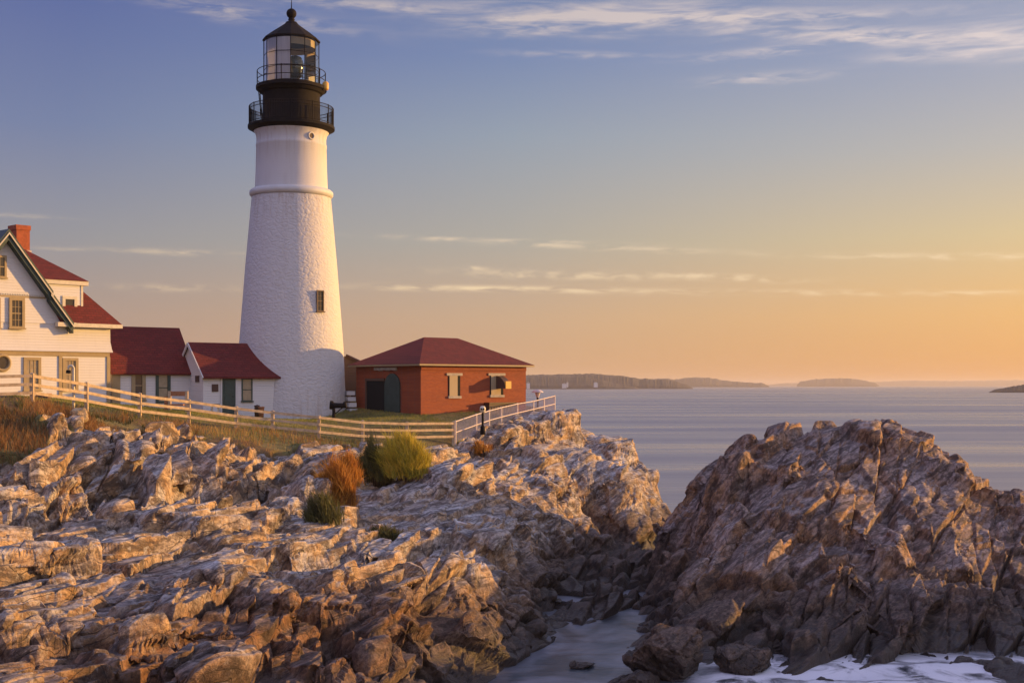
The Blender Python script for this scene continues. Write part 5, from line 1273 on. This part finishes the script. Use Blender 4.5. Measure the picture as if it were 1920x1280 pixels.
def far_mat():
    m, t, b = mat('wooded_shore'); p = objco(t)
    n = t.noise(t.mapping(p, scale=(.016, .006, .16)), 1.0, 6, .7)
    t.put(b.inputs['Base Color'], t.ramp(n, [(.35, (.018, .014, .013)), (.6, (.04, .028, .024)), (.75, (.065, .045, .036))])); b.inputs['Roughness'].default_value = 1
    return m
M['far'] = far_mat()
D0 = 3600.0
far_shore('far_headland', 'dark wooded headland across the water right of the brick house',
          [(690, 728), (720, 712), (800, 706), (960, 704), (990, 703), (1060, 701), (1110, 700.5), (1150, 703), (1185, 707), (1200, 709.5), (1245, 711), (1262, 713), (1290, 722), (1300, 728)], D0, 728, M['far'], 500, 1.0, 3)
far_shore('far_headland', 'lower dark tongue of the headland with pale houses', [(740, 728.5), (790, 714), (860, 708), (960, 706), (1040, 706.5), (1100, 707), (1130, 712), (1150, 718), (1190, 724), (1200, 728.5)], 3200.0, 728.7, M['far'], 250, .8, 5)
far_shore('far_island', 'long low hazy island in the middle distance', [(1180, 722), (1196, 712), (1250, 709), (1265, 711), (1300, 707), (1330, 708), (1360, 713), (1390, 716), (1430, 718), (1442, 723)], 6500.0, 725.3, M['far'], 500, .8, 9)
far_shore('far_island', 'small round hazy island near the horizon', [(1494, 722), (1500, 715), (1525, 711), (1560, 709), (1590, 709), (1620, 713), (1640, 717), (1648, 722)], 8500.0, 724.5, M['far'], 500, .7, 13)
far_shore('far_shore_strip', 'faint strip of distant shore along the horizon', [(1440, 721), (1470, 718), (1640, 716), (1700, 713), (1800, 714), (1920, 712), (2100, 710), (2300, 712), (2310, 721)], 14000.0, 723.5, M['far'], 900, .6, 17)
far_shore('near_skerry', 'dark rocky point at the right edge of the sea', [(1854, 735), (1865, 730), (1890, 726), (1905, 723), (1925, 720), (1980, 716), (2100, 712), (2110, 735)], 1650.0, 735.1, M['far'], 90, .8, 21)
def far_house(px, py, d, wpx, hpx, label):
    q = P(px, py, d); w = wpx / FP * d / 2; h = hpx / FP * d
    t = thing('far_house', label, 'house', q, 'pale houses on the far headland')
    m = MB(); m.box(q[0] - w, q[0] + w, q[1] - w, q[1] + w, q[2] - 6, q[2] + h * .6); m.build('wall', M['silver'], t)
    m = MB(); m.prism([(q[0] - w * 1.1, q[1] - w * 1.1, q[2] + h * .6), (q[0] + w * 1.1, q[1] - w * 1.1, q[2] + h * .6), (q[0], q[1] - w * 1.1, q[2] + h)], (0, 2.2 * w, 0)); m.build('roof', M['stone'], t)
far_house(990.5, 724, 2900, 6, 9, 'pale far house just right of the brick house corner')
far_house(1058, 722.5, 2900, 8, 5, 'pale far house in the middle of the far headland shore')
far_house(1064, 721, 2920, 3, 7, 'narrow pale far house touching the middle one on its right')
far_house(1117, 721, 2900, 7, 6, 'pale far house furthest right on the headland')

# ---------------------------------------------------------------- sea air
def build_haze():
    m = bpy.data.materials.new('sea_air'); m.use_nodes = True; nt = m.node_tree; nt.nodes.clear()
    pv = nt.nodes.new('ShaderNodeVolumePrincipled'); pv.inputs['Density'].default_value = HAZE; pv.inputs['Color'].default_value = (.98, .93, .9, 1); pv.inputs['Anisotropy'].default_value = .2
    out = nt.nodes.new('ShaderNodeOutputMaterial'); nt.links.new(pv.outputs[0], out.inputs['Volume'])
    b = MB(); b.box(-16000, 16000, -600, 17000, -4, 62); o = b.build('haze', m); tag(o, 'thin sea haze lying over the water', 'haze', kind='stuff')
HAZE = 0.00009
build_haze()
